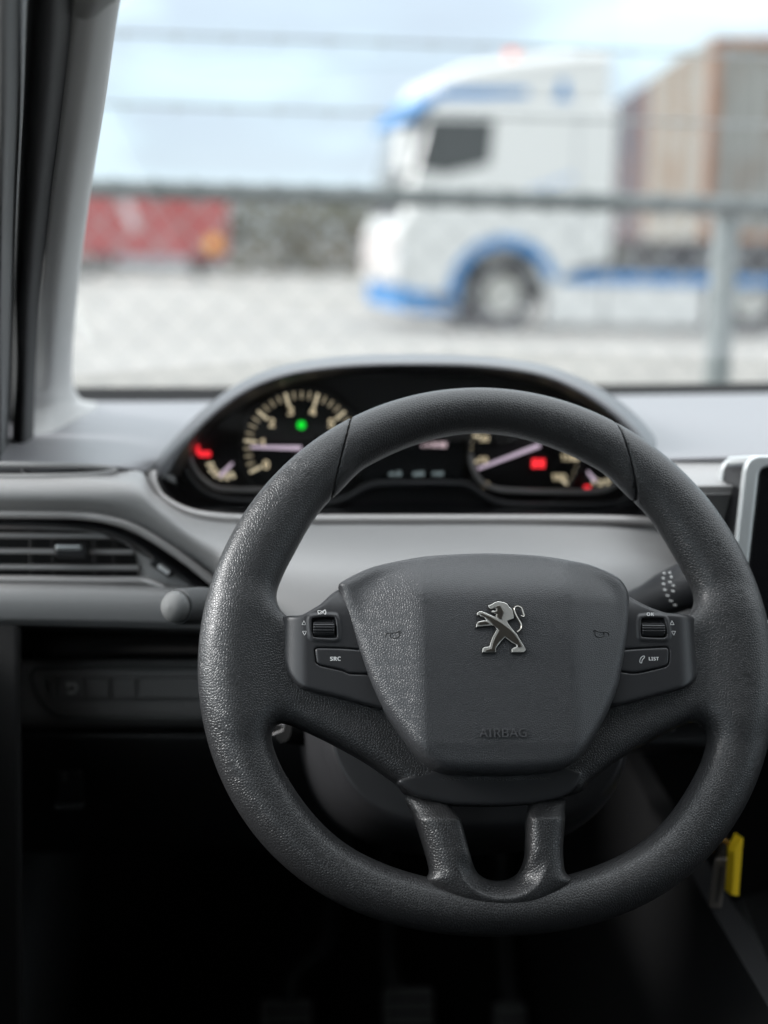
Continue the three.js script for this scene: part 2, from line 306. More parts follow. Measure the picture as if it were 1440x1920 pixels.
  const padH = (x, y) => { const cm = (cxa + cxb) / 2, hw = (cxb - cxa) / 2, e = Math.max(0, Math.abs(x - cm) - hw + 0.004), top = Math.max(0, y - 0.002);
    const D = Math.min(0.016, smax(0, e * 0.40 - 0.0004, 0.0025)) + 1.6 * top * top + 12 * Math.max(0, y - 0.032) ** 2; return smax(0.0178, 0.0345 - D - 0.1 * Math.max(0, -0.052 - y), 0.003); };
  part('airbag_pad', solid((x, y, z) => smax(smax(pp(x, y), (z - padH(x, y)) * 0.95, 0.0075), 0.006 - z, 0.002), [-0.105, -0.085, 0.004], [0.105, 0.085, 0.038], 0.001), M.padGrain, wheel, false);

  // emblem, traced facet by facet (centimetres on the pad), set into a dark recess
  const EZ = (l) => WL(l.map(([a, b]) => [860 + a / 9, 1100 + b / 9]), 0.034);
  const sil = [[490, 330], [560, 300], [600, 270], [670, 255], [760, 270], [820, 300], [850, 350], [895, 385], [910, 440], [925, 500], [920, 545], [860, 570], [815, 580], [830, 630], [880, 700], [930, 760], [985, 820], [1020, 880], [1060, 950], [1110, 1030], [1130, 1070], [1090, 1115], [890, 1115], [890, 1060], [920, 1040], [975, 1020], [970, 990], [900, 950], [850, 915], [775, 862], [700, 940], [625, 1040], [625, 1110], [395, 1115], [400, 1050], [430, 1030], [520, 1015], [530, 960], [560, 870], [610, 780], [640, 725], [600, 668], [540, 660], [430, 672], [340, 680], [290, 690], [295, 640], [320, 600], [400, 580], [470, 580], [430, 530], [400, 515], [370, 512], [350, 490], [305, 490], [310, 450], [340, 425], [380, 420], [440, 445], [560, 500], [655, 545], [618, 512], [632, 470], [590, 452], [550, 440], [560, 412], [618, 420], [630, 385], [600, 367], [540, 385], [510, 365]];
  const facets = [[[600, 347], [690, 327], [752, 430], [743, 490], [713, 565], [672, 546], [640, 520], [648, 478], [600, 446], [575, 430], [638, 422], [640, 372]],
    [[350, 455], [400, 460], [520, 512], [650, 577], [760, 652], [850, 722], [930, 802], [1000, 902], [1050, 1000], [1058, 1025], [988, 1028], [978, 988], [870, 918], [775, 850], [690, 925], [612, 1038], [612, 1103], [445, 1103], [457, 1077], [548, 1050], [562, 990], [602, 880], [680, 740], [640, 712], [560, 640], [500, 572], [430, 520], [400, 500], [360, 480]],
    [[312, 642], [342, 607], [462, 592], [520, 638], [362, 655]]];
  const em = part('lion_emblem', slab(EZ(sil), 0.0018, 0.0338, 0.0003), M.chrome, wheel, false);
  const grow = (l, k) => { const n = l.length; return l.map((p, i) => { const a = l[(i + n - 1) % n], b = l[(i + 1) % n], dx = b[0] - a[0], dy = b[1] - a[1], q = Math.hypot(dx, dy); return [p[0] + dy / q * k, p[1] - dx / q * k]; }); };
  part('emblem_recess', slab(grow(EZ(sil), THREE.ShapeUtils.area(EZ(sil).map((p) => new THREE.Vector2(...p))) > 0 ? 0.0007 : -0.0007), 0.0008, 0.0338), M.black, em, false);
  for (const f of facets) part('emblem_facet', slab(EZ(f), 0.0006, 0.0353, 0.0002), M.chromeDark, em, false);
  const tl = EZ([[985, 775], [1042, 720], [1052, 650], [1005, 560], [962, 480], [935, 400], [952, 352], [1000, 342], [1055, 372], [1085, 450], [1098, 512], [1045, 500]]).map((p) => V(p[0], p[1], 0.0349));
  part('emblem_tail', tube(tl, 0.0007, 60, 8), M.chromeDark, em, false);
  part('emblem_tail_edge', tube(tl.map((p) => p.clone().add(V(0, 0, 0.0005))), 0.00028, 60, 6), M.chrome, em, false);

  const onPad = (px, py) => { let h = 0.03, q; for (let i = 0; i < 6; i++) { q = W(px, py, h); h = padH(q[0], q[1]); } return V(q[0], q[1], h); };
  const al = part('airbag_lettering', (() => { const g = lettering('AIRBAG', 0.0050, 0.0005, fontR); const a = onPad(943, 1374); g.scale(1.18, 1, 1); return g.translate(a.x, a.y, a.z + 0.0003); })(), mat(0.085, 0.085, 0.09, 0.3), wheel, false);  // paler than the pad, imitating light caught on the embossed letter edges
  for (const [cx, cy, s] of [[737, 1190, 1], [1127, 1188, -1]]) {
    const o = (a, b) => onPad(cx + s * a, cy + b).add(V(0, 0, 0.0001));
    part('horn_symbol', [tube([o(-15, 4), o(-13, -2), o(-5, -3), o(6, -4), o(13, -7), o(14, -3)], 0.0003, 24, 5), tube([o(-5, -2), o(-6, 3), o(-1, 6), o(7, 6), o(11, 2), o(11, -4)], 0.0003, 24, 5), tube([o(-14, -7), o(-13.4, -7), o(-13, -6.6)], 0.00022, 6, 5)], M.satinDark, wheel, false);
  }
  // two button pods
  const pods = [
    { name: 'left', s: -1, out: [[512, 1151], [540, 1151], [566, 1152], [600, 1132], [642, 1100], [700, 1180], [740, 1300], [722, 1330], [640, 1309], [566, 1290], [540, 1262], [522, 1216], [513, 1172]], hood: [[583, 1158], [629, 1156], [634, 1194], [628, 1199], [590, 1197], [584, 1192]], roll: [587, 1165, 627, 1190], btn: [[590, 1220], [594, 1214], [640, 1215], [690, 1220], [720, 1262], [690, 1264], [656, 1263], [642, 1257], [602, 1248], [593, 1242]], txt: [['SRC', 629, 1235, 0.0024]], tri: [570, 1168, 571, 1187] },
    { name: 'right', s: 1, out: [[1150, 1100], [1188, 1120], [1216, 1136], [1252, 1149], [1302, 1151], [1320, 1162], [1328, 1196], [1328, 1232], [1314, 1266], [1286, 1289], [1210, 1310], [1153, 1324], [1120, 1310], [1130, 1200]], hood: [[1201, 1158], [1246, 1158], [1253, 1190], [1246, 1198], [1205, 1197], [1200, 1192]], roll: [1204, 1167, 1246, 1191], btn: [[1160, 1219], [1248, 1213], [1255, 1219], [1254, 1243], [1247, 1250], [1200, 1261], [1186, 1262], [1150, 1256]], txt: [['OK', 1219, 1152, 0.0022], ['LIST', 1226, 1235, 0.0021]], tri: [1260, 1168, 1263, 1187] }];
  const HP = 0.0165;
  for (const p of pods) {
    const d2 = poly2d(smoothLoop(WL(p.out, HP - 0.002), 4, 0.3)), hd = poly2d(smoothLoop(WL(p.hood, HP), 4, 0.2)), bt = poly2d(smoothLoop(WL(p.btn, HP), 4, 0.15));
    const bx = WL(p.out, HP), lo2 = [Math.min(...bx.map((q) => q[0])) - 0.006, Math.min(...bx.map((q) => q[1])) - 0.006, 0.001], hi2 = [Math.max(...bx.map((q) => q[0])) + 0.006, Math.max(...bx.map((q) => q[1])) + 0.006, 0.024];
    const top = (x, y) => HP - 0.9 * Math.max(0, Math.abs(x) - 0.112) ** 2 * 40 - 14 * Math.max(0, y - 0.024) ** 2 + 0.0008 * sstep(0.0006, -0.0006, hd(x, y) - 0.0016);
    const pod = part('button_pod', solid((x, y, z) => { let d = smax(smax(d2(x, y), (z - top(x, y)) * 0.97, 0.003), 0.002 - z, 0.001); d = smax(d, -smax(hd(x, y) + 0.0007, HP - 0.0055 - z, 0.0005), 0.0005); return smax(d, -smax(bt(x, y) - 0.0004, HP - 0.002 - z, 0.0004), 0.0004); }, lo2, hi2, 0.0007), M.satin, wheel, false);
    part('button', solid((x, y, z) => smax(smax(bt(x, y) + 0.0003, z - HP - 0.0004, 0.0012), 0.006 - z, 0.0006), lo2, hi2, 0.0007), M.button, pod, false);
    const [x0, y0] = W(p.roll[0], p.roll[3], HP), [x1, y1] = W(p.roll[2], p.roll[1], HP), rr = (y1 - y0) / 2 * 1.02;
    const gear = []; for (let i = 0; i < 96; i++) { const a = i / 96 * Math.PI * 2, r = rr * (0.93 + 0.07 * Math.min(1, Math.max(-1, 2.2 * Math.cos(a * 14)))); gear.push([Math.cos(a) * r, Math.sin(a) * r]); }
    part('thumbwheel', slab(gear, x1 - x0, 0, 0.0006).rotateY(Math.PI / 2).translate(x0, (y0 + y1) / 2, HP - rr * 0.55), M.button, pod, false);
    for (const [s, px, py, size] of p.txt) { const [a, b] = W(px, py, HP + 0.0006); part('lettering', lettering(s, size, 0.00012).scale(1.12, 1, 1).translate(a, b, s === 'OK' ? top(a, b) + 0.0007 : HP + 0.00035), M.print, pod, false); }
    for (const i of [0, 2]) { const [a, b] = W(p.tri[i], p.tri[i + 1], HP), k = i ? -1 : 1, r = 0.00016, e = 0.0012; const q = [V(a - e, b - k * e * 0.9, top(a, b)), V(a + e, b - k * e * 0.9, top(a, b)), V(a, b + k * e * 1.1, top(a, b))]; part('arrow_mark', [rod(q[0], q[1], r, r, 6), rod(q[1], q[2], r, r, 6), rod(q[2], q[0], r, r, 6)], M.print, pod, false); }
    const mk = (px, py) => { const [a, b] = W(px, py, HP); return V(a, b, top(a, b) + 0.0006); }, mb = (px, py) => { const [a, b] = W(px, py, HP + 0.0004); return V(a, b, HP + 0.0004); };
    if (p.s < 0) part('mute_symbol', [tube([mk(596, 1146), mk(598, 1152), mk(603, 1151), mk(610, 1144), mk(610, 1153), mk(604, 1147), mk(598, 1145)], 0.0002, 30, 5, true), rod(mk(596, 1153), mk(610, 1143), 0.00018, 0.00018, 5)], M.print, pod, false);
    else part('telephone_symbol', tube([mb(1200, 1242), mb(1203, 1243), mb(1204, 1238), mb(1208, 1233), mb(1208, 1230), mb(1203, 1232), mb(1200, 1237)], 0.00022, 30, 5, true), M.print, pod, false);
  }
}

// ------------------------------------------------------------------ dashboard
const US = (l, d) => l.map((p) => U(p[0], p[1], p[2] ?? d));
const dash = thing('dashboard', 'grey moulded dashboard running under the windscreen, with slatted air vent and switch panel', 'dashboard', U(500, 1000, 1.3));
{
  // top pad, from the windscreen back to the leading edge
  const tp = (cols) => surveyed(cols[0].map((_, r) => cols.map((c) => c[r])), 30, 28, 0.006);
  part('top_pad', tp([[[-60, 753, 1.58], [-110, 800, 1.34], [-180, 846, 1.19], [-210, 864, 1.14], [-214, 871, 1.132]], [[180, 753, 1.58], [150, 800, 1.34], [100, 846, 1.19], [80, 866, 1.14], [80, 873, 1.132]], [[300, 753, 1.58], [270, 800, 1.34], [235, 848, 1.19], [215, 868, 1.14], [212, 875, 1.132]], [[440, 752, 1.58], [410, 800, 1.37], [335, 852, 1.24], [290, 874, 1.19], [270, 884, 1.165]]]), M.dashTop, dash);
  part('top_pad_back', surveyed([[[420, 754, 1.582], [770, 752, 1.582], [1130, 745, 1.582]], [[380, 802, 1.36], [770, 802, 1.36], [1200, 800, 1.36]]], 30, 8, 0.006), M.dashTop, dash);
  part('top_pad', tp([[[1110, 742, 1.58], [1140, 796, 1.37], [1196, 840, 1.24], [1228, 862, 1.16], [1232, 868, 1.15]], [[1240, 740, 1.58], [1250, 796, 1.34], [1262, 836, 1.19], [1270, 854, 1.14], [1272, 862, 1.132]], [[1640, 735, 1.58], [1720, 790, 1.34], [1800, 826, 1.19], [1840, 840, 1.14], [1850, 848, 1.132]]]), M.dashTop, dash);
  const across = (l) => l.map((p) => { const a = U(...p); return [a, V(lerp(a.x, 1.21, 0.5), a.y, a.z), V(1.21, a.y, a.z)]; });   // carried on level to the passenger's door
  part('passenger_pad', panel(across([[1636, 735, 1.582], [1716, 790, 1.342], [1796, 826, 1.192], [1836, 840, 1.142], [1846, 848, 1.134]]), 20, 24, 0.006), M.dashTop, dash);
  part('passenger_face', panel(across([[1716, 852, 1.138], [1720, 864, 1.13], [1740, 920, 1.066], [1750, 940, 1.06], [1790, 1090, 1.087], [1830, 1350, 1.122]]), 20, 30, 0.006), M.dash, dash);
  // demister slot along the leading edge, its lips and louvre blades
  part('demister_slot', surveyed([[[-220, 874, 1.138], [60, 876, 1.138], [215, 877, 1.138]], [[-220, 893, 1.138], [60, 894, 1.138], [190, 888, 1.138]]], 20, 4, 0.02), M.black, dash);
  for (const x of [-120, -40, 42, 148]) part('demister_louvre', [rod(U(x, 874, 1.133), U(x + 3, 892, 1.13), 0.0013)], M.dashDark, dash);
  part('slot_lip', tube(US([[-220, 870, 1.128], [60, 872, 1.128], [160, 874, 1.128], [215, 880, 1.128], [190, 889, 1.124], [60, 894, 1.122], [-220, 893, 1.122]]), 0.0022, 60, 8), M.dash, dash);
  // front face: brow to the left of the instruments, sweeping down and across under them
  part('front_pad', surveyed([
    [[-220, 893, 1.13], [60, 894, 1.13], [180, 889, 1.13], [262, 884, 1.15], [292, 925, 1.145], [360, 968, 1.14], [480, 980, 1.14], [700, 981, 1.14], [950, 981, 1.14], [1130, 984, 1.14], [1220, 986, 1.14], [1340, 960, 1.15]],
    [[-220, 905, 1.10], [60, 906, 1.10], [180, 905, 1.10], [258, 912, 1.10], [300, 945, 1.10], [372, 985, 1.105], [480, 995, 1.115], [700, 996, 1.12], [950, 996, 1.12], [1130, 1000, 1.12], [1230, 1012, 1.125], [1350, 1010, 1.14]],
    [[-220, 935, 1.092], [60, 936, 1.092], [180, 938, 1.092], [256, 952, 1.092], [315, 988, 1.09], [392, 1035, 1.085], [480, 1060, 1.07], [690, 1070, 1.06], [950, 1070, 1.06], [1150, 1066, 1.065], [1262, 1066, 1.075], [1380, 1060, 1.12]],
    [[-220, 962, 1.105], [60, 963, 1.105], [180, 968, 1.105], [262, 992, 1.105], [338, 1040, 1.105], [412, 1098, 1.105], [490, 1150, 1.055], [690, 1190, 1.03], [950, 1200, 1.03], [1180, 1190, 1.04], [1310, 1180, 1.055], [1420, 1150, 1.12]]], 90, 30, 0.006), M.dash, dash);
  // piano-black strip and pale edge arching over the vent
  part('gloss_strip', surveyed([
    [[-220, 966, 1.112], [60, 968, 1.112], [180, 974, 1.112], [262, 1000, 1.112], [338, 1050, 1.112], [408, 1104, 1.112]],
    [[-220, 982, 1.105], [60, 984, 1.105], [178, 992, 1.105], [250, 1016, 1.102], [318, 1062, 1.10], [382, 1106, 1.10]],
    [[-220, 990, 1.125], [60, 992, 1.125], [176, 1000, 1.125], [240, 1024, 1.12], [305, 1068, 1.115], [366, 1106, 1.115]]], 60, 10, 0.003), M.gloss, dash);
  part('trim_edge', tube(US([[-220, 963, 1.102], [60, 964, 1.102], [150, 966, 1.102], [210, 975, 1.10], [264, 995, 1.10], [340, 1043, 1.098], [412, 1100, 1.096]]), 0.0034, 70, 10), M.trimGrey, dash);
  // air vent
  const vent = part('air_vent', surveyed([[[-230, 985, 1.19], [100, 985, 1.19], [300, 1010, 1.19]], [[-230, 1100, 1.19], [100, 1100, 1.19], [330, 1104, 1.19]]], 10, 6, 0.01), M.black, dash);
  const slat = (y0, x1, name) => { const a = U(-230, y0, 1.135), b = U(x1, y0 + 4, 1.135), l = b.x - a.x; return new RoundedBoxGeometry(l, 0.0040, 0.022, 3, 0.0015).rotateX(-0.2).translate((a.x + b.x) / 2, (a.y + b.y) / 2, a.z - 0.004); };
  for (const [y, x1] of [[1004, 228], [1033, 252], [1063, 262]]) part('slat', slat(y, x1), M.trimGrey, vent);
  for (const x of [-60, 58, 100, 178, 214]) part('vane', [rod(U(x, 995, 1.17), U(x, 1088, 1.17), 0.0012)], M.satinDark, vent);
  { const a = U(103, 1030, 1.118), b = U(166, 1032, 1.118);
    part('vent_tab', new RoundedBoxGeometry(b.x - a.x, 0.011, 0.012, 4, 0.0035).translate((a.x + b.x) / 2, (a.y + b.y) / 2, a.z), M.satinDark, vent);
    part('tab_accent', new RoundedBoxGeometry((b.x - a.x) * 0.78, 0.0042, 0.004, 3, 0.0016).translate((a.x + b.x) / 2 - 0.0015, (a.y + b.y) / 2 + 0.003, a.z + 0.0055), M.chromeSatin, vent); }
  part('vent_cheek', surveyed([
    [[200, 1000, 1.126], [246, 1024, 1.118], [306, 1066, 1.112], [368, 1104, 1.112]],
    [[232, 1012, 1.132], [268, 1046, 1.12], [312, 1082, 1.112], [350, 1104, 1.112]],
    [[252, 1036, 1.15], [266, 1064, 1.13], [296, 1092, 1.115], [320, 1106, 1.115]],
    [[258, 1050, 1.18], [262, 1086, 1.14], [278, 1096, 1.118], [296, 1106, 1.118]]], 24, 18, 0.003), M.dash, vent);
  { const c = U(304, 1064, 1.108), g = new RoundedBoxGeometry(0.019, 0.0068, 0.006, 3, 0.002).rotateZ(-0.62).translate(c.x, c.y, c.z); part('shut_off_wheel', g, M.satinDark, vent);
    part('wheel_mark', new RoundedBoxGeometry(0.010, 0.0034, 0.002, 3, 0.0009).rotateZ(-0.62).translate(c.x + 0.0014, c.y - 0.0008, c.z + 0.003), M.print, vent); }
  part('vent_lower_edge', tube(US([[-220, 1084, 1.112], [40, 1086, 1.112], [180, 1088, 1.112], [262, 1088, 1.112], [284, 1092, 1.11], [308, 1103, 1.108]]), 0.0028, 50, 8), M.trimGrey, dash);
  // lower fascia rolling under into the knee recess
  part('lower_fascia', surveyed([[1090, 1.118], [1099, 1.098], [1120, 1.092], [1150, 1.092], [1166, 1.096], [1174, 1.115], [1179, 1.24]].map(([y, d]) => [[-230, y, d], [40, y + 1, d], [300, y + 6, d], [420, y + 12, d], [620, y + 46, d]]), 40, 40, 0.004), M.dash, dash);
  part('knee_recess_shade', surveyed([
    [[-240, 1170, 1.25], [100, 1170, 1.25], [640, 1180, 1.25]], [[-240, 1210, 1.25], [100, 1210, 1.25], [640, 1215, 1.25]], [[-240, 1236, 1.205], [100, 1236, 1.205], [640, 1236, 1.205]]], 20, 10, 0.004), M.black, dash);  // black colour stands in for the shade inside the recess
  // switch panel
  const sw = part('switch_panel', surveyed([
    [[-150, 1236, 1.20], [38, 1236, 1.20], [300, 1236, 1.20], [640, 1238, 1.20]],
    [[-150, 1243, 1.178], [38, 1243, 1.178], [300, 1243, 1.178], [640, 1245, 1.178]],
    [[-150, 1300, 1.172], [38, 1300, 1.172], [300, 1300, 1.172], [640, 1302, 1.172]],
    [[-150, 1355, 1.176], [38, 1355, 1.176], [300, 1355, 1.176], [640, 1357, 1.176]],
    [[-150, 1366, 1.20], [38, 1366, 1.20], [300, 1366, 1.20], [640, 1368, 1.20]]], 30, 24, 0.004), M.dash, dash);
  part('panel_bezel', tube(US([[640, 1251, 1.169], [300, 1250, 1.169], [90, 1250, 1.169], [66, 1254, 1.169], [60, 1268, 1.169], [72, 1305, 1.168], [96, 1332, 1.168], [130, 1343, 1.168], [300, 1345, 1.168], [640, 1347, 1.168]]), 0.0018, 80, 8), M.dashLow, sw);
  for (const [x0, x1, k] of [[88, 107, 1], [110, 158, 0], [161, 208, 0], [211, 257, 0], [260, 470, 0]]) {
    const c = U((x0 + x1) / 2, 1288, 1.170), w = (U(x1, 1288, 1.170).x - U(x0, 1288, 1.170).x) - 0.0006, h = U(x0, 1270, 1.17).y - U(x0, 1307, 1.17).y;
    part('switch', k ? slab([[-w / 2, h / 2], [w / 2, h / 2], [w / 2, -h / 2], [0.001, -h / 2]], 0.006, 0, 0.0006).translate(c.x, c.y, c.z - 0.002) : new RoundedBoxGeometry(w, h, 0.008, 3, 0.0009).translate(c.x, c.y, c.z), M.dash, sw);
  }
  { const q = (x, y) => U(x, y, 1.1655); part('switch_symbol', [tube([q(128, 1284), q(140, 1283), q(143, 1292), q(136, 1299), q(127, 1298)], 0.0012, 20, 6), rod(q(127, 1279), q(127, 1289), 0.001, 0.001, 6)], M.print, sw); }
  // knee panel below the switches, bonnet release
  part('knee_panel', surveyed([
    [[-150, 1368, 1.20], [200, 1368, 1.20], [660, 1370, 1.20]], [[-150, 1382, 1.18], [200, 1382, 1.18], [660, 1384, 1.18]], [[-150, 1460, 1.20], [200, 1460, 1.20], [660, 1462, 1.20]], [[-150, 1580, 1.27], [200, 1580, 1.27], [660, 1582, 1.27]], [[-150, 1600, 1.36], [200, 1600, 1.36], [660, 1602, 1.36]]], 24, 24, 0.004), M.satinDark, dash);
  { const c = U(130, 1470, 1.195); const rel = part('bonnet_release', new RoundedBoxGeometry(0.022, 0.026, 0.012, 3, 0.003).translate(c.x, c.y, c.z), M.satinDark, dash);
    const e = U(130, 1509, 1.19); part('release_lip', new RoundedBoxGeometry(0.024, 0.004, 0.016, 3, 0.0015).translate(e.x, e.y, e.z), M.dashDark, rel);
    const f = U(121, 1456, 1.187); part('release_mark', new RoundedBoxGeometry(0.003, 0.008, 0.0014, 2, 0.0006).translate(f.x, f.y, f.z), M.dashLow, rel); }
  // right of the instruments: centre section that carries the screen
  part('centre_section', surveyed([[862, 1.136, 0], [874, 1.128, 4], [896, 1.095, 12], [916, 1.064, 24], [930, 1.058, 30], [1100, 1.085, 64], [1360, 1.12, 100]].map(([y, d, x]) => [[1214 + x, y, d], [1300 + x, y - 2, d], [1440 + x, y - 4, d], [1720 + x, y - 10, d]]), 30, 40, 0.006), M.dash, dash);
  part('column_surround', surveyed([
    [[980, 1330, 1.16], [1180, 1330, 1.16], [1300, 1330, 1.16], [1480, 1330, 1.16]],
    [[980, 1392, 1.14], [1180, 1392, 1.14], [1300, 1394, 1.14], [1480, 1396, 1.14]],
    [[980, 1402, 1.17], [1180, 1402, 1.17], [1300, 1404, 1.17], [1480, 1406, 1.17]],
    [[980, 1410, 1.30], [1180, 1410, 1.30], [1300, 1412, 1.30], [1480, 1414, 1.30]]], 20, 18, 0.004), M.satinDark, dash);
  { const q = (x, y) => U(x, y, 1.1465); part('printed_mark', [rod(q(1232, 1367), q(1233, 1362), 0.0009), rod(q(1239, 1370), q(1240, 1360), 0.0011), rod(q(1254, 1358), q(1261, 1360), 0.0009), rod(q(1261, 1360), q(1260, 1370), 0.0012)], M.print, dash); }
}

// ------------------------------------------------------------------ instrument cluster
const clus = thing('instrument_cluster', 'arched instrument binnacle with two lit dials behind the steering wheel', 'instrument cluster', U(770, 900, 1.22));
{
  const O = [[262, 892], [312, 838], [380, 768], [450, 717], [530, 685], [640, 668], [770, 664], [900, 668], [1010, 682], [1090, 709], [1160, 750], [1215, 802], [1254, 862]];
  const I = [[318, 890], [346, 842], [402, 782], [470, 734], [548, 706], [650, 692], [770, 688], [900, 691], [1006, 706], [1078, 735], [1140, 776], [1186, 820], [1216, 862]];
  const off = (l, dy, d) => l.map((p) => [p[0], p[1] + dy, d]);
  const mixl = (k, d, dy = 0) => O.map((p, i) => [lerp(p[0], I[i][0], k), lerp(p[1], I[i][1], k) + dy, d]);
  part('hood', surveyed([off(O, 26, 1.46), off(O, 9, 1.36), off(O, 0, 1.26), mixl(0.18, 1.20), mixl(0.5, 1.172), mixl(0.88, 1.166), mixl(1, 1.172)], 84, 40, 0.003), M.hood, clus);
  const face = [[352, 900], [362, 852], [414, 792], [484, 748], [560, 720], [660, 706], [770, 702], [900, 705], [1004, 720], [1072, 750], [1130, 790], [1172, 832], [1194, 868]];
  part('hood_lining', surveyed([mixl(1, 1.171), face.map((p) => [...p, 1.27])], 80, 8, 0.002), M.satinDark, clus);
  const DF = 1.262, mpp = U(821, 850, DF).x - U(721, 850, DF).x;                    // metres per 100 px on the dial plane
  part('face_plate', surveyed([face.map((p) => [p[0], p[1] - 6, DF + 0.012]), face.map((p) => [lerp(320, 1230, (p[0] - 352) / 842), 985, DF + 0.012])], 60, 10, 0.004), M.satinDark, clus);
  // printed, backlit dials
  const dial = (px, py, r, draw, name) => {
    const N = 512, cv = document.createElement('canvas'); cv.width = cv.height = N; const g = cv.getContext('2d'); g.fillStyle = '#000'; g.fillRect(0, 0, N, N); g.translate(N / 2, N / 2); draw(g, N / 2 / r);
    const t = new THREE.CanvasTexture(cv); t.colorSpace = THREE.SRGBColorSpace;
    const c = U(px, py, DF), R = r * mpp / 100, geo = new THREE.CylinderGeometry(R, R, 0.0015, 64).rotateX(Math.PI / 2).translate(c.x, c.y, c.z);
    const uv = geo.attributes.uv, p = geo.attributes.position; for (let i = 0; i < p.count; i++) uv.setXY(i, 0.5 + (p.getX(i) - c.x) / R / 2, 0.5 + (p.getY(i) - c.y) / R / 2);
    return part(name, geo, mat(0.9, 0.9, 0.9, 0.5, { map: t, emissive: new THREE.Color(0.42, 0.40, 0.36), emissiveMap: t }), clus);
  };
  const polar = (a, r) => [Math.cos(a * Math.PI / 180) * r, -Math.sin(a * Math.PI / 180) * r];
  const ticks = (g, k, a0, step, n, r0, r1, labels, rl, size, every) => {
    for (let i = 0; i <= n; i++) { const a = a0 - i * step, big = i % every === 0; g.strokeStyle = big ? '#fff3d6' : '#cfc4ac'; g.lineWidth = (big ? 5 : 3) * k; g.beginPath(); g.moveTo(...polar(a, (big ? r0 - 4 : r0 + 5) * k)); g.lineTo(...polar(a, r1 * k)); g.stroke(); }
    g.fillStyle = '#fff0cf'; g.font = `bold ${size * k}px sans-serif`; g.textAlign = 'center'; g.textBaseline = 'middle';
    labels.forEach((s, i) => g.fillText(s, ...polar(a0 - i * step * every, rl * k)));
  };
  const ring = (px, py, r, w) => { const c = U(px, py, DF), g = new THREE.TorusGeometry(r * mpp / 100, w, 10, 64).translate(c.x, c.y, c.z + 0.002); return g; };
  const ld = dial(565, 840, 112, (g, k) => ticks(g, k, 206, 8.25, 28, 86, 106, ['0', '1', '2', '3', '4', '5', '6', '7'], 72, 23, 4), 'rev_counter_display');
  part('dial_ring', ring(565, 840, 114, 0.0012), M.satin, ld);
  const rd = dial(985, 845, 106, (g, k) => ticks(g, k, 222, 7.2, 36, 95, 104, ['', '10', '30', '50', '70', '90', '110', '130', '150', '180'], 82, 17, 4), 'speedometer_display');
  part('dial_ring', ring(985, 845, 108, 0.0012), M.satin, rd);
  const mini = (px, py, r, a0, a1, n, name) => dial(px, py, r, (g, k) => { for (let i = 0; i <= n; i++) { const a = lerp(a0, a1, i / n); g.strokeStyle = '#f3e8cc'; g.lineWidth = 6 * k; g.beginPath(); g.moveTo(...polar(a, r * 0.55 * k)); g.lineTo(...polar(a, r * 0.9 * k)); g.stroke(); } }, name);
  mini(422, 866, 38, 190, 300, 5, 'temperature_display'); mini(1128, 880, 36, 240, 350, 4, 'fuel_display');
  const needleMat = mat(0.78, 0.70, 0.76, 0.4, { emissive: new THREE.Color(0.34, 0.27, 0.34) });
  const nd = (x0, y0, x1, y1, w, n = 'needle_light') => { const a = U(x0, y0, DF - 0.008), b = U(x1, y1, DF - 0.008); part(n, rod(a, b, w, w * 0.6, 8), needleMat, clus); };
  nd(565, 840, 470, 838, 0.0019); nd(1012, 835, 896, 879, 0.0019); nd(412, 893, 436, 868, 0.0016); nd(1116, 902, 1102, 884, 0.0016);
  const glow = (r, g, b) => mat(r * 0.5, g * 0.5, b * 0.5, 0.4, { emissive: new THREE.Color(r, g, b) });
  const lamp = (px, py, wpx, hpx, m, n) => { const c = U(px, py, DF - 0.003); part(n, new RoundedBoxGeometry(wpx * mpp / 100, hpx * mpp / 100, 0.001, 3, 0.0004).translate(c.x, c.y, c.z), m, clus); };
  const red = glow(0.95, 0.03, 0.04), redDim = glow(0.75, 0.02, 0.03), green = glow(0.0, 0.50, 0.02);
  { const c = U(565, 797, DF - 0.003); part('indicator_light', new THREE.CylinderGeometry(0.0036, 0.0036, 0.001, 24).rotateX(Math.PI / 2).translate(c.x, c.y, c.z), green, clus); }
  lamp(1003, 869, 11, 17, red, 'warning_light'); lamp(1016, 869, 11, 17, red, 'warning_light'); lamp(384, 851, 22, 11, redDim, 'warning_light'); lamp(371, 843, 6, 18, redDim, 'warning_light'); lamp(1101, 913, 12, 6, redDim, 'warning_light');
  // central trip display: dark screen with a faint row of segments
  { const c = U(770, 868, DF), scr = part('trip_display', new RoundedBoxGeometry(200 * mpp / 100, 84 * mpp / 100, 0.002, 3, 0.0008).translate(c.x, c.y, c.z), mat(0.012, 0.013, 0.014, 0.25), clus);
    const pink = glow(0.34, 0.26, 0.28), blue = glow(0.10, 0.125, 0.13);
    for (const [x, y, w, h, m] of [[793, 836, 6, 4, pink], [803, 835, 8, 6, pink], [815, 834, 10, 9, pink], [830, 834, 15, 10, pink], [735, 889, 10, 6, blue], [748, 888, 9, 8, blue], [779, 889, 9, 7, blue], [790, 888, 10, 8, blue], [815, 888, 8, 6, blue], [826, 888, 10, 7, blue]]) { const q = U(x, y, DF - 0.003); part('segment_light', new THREE.BoxGeometry(w * mpp / 100, h * mpp / 100, 0.0006).translate(q.x, q.y, q.z), m, scr); } }
  // trims round the dials
  part('left_dial_trim', tube(US([[356, 838, 1.25], [357, 862, 1.25], [372, 890, 1.25], [402, 913, 1.25], [440, 918, 1.25], [540, 918, 1.25], [606, 919, 1.25], [636, 909, 1.25], [656, 888, 1.25], [664, 860, 1.25]]), 0.0022, 80, 8), M.trimGrey, clus);
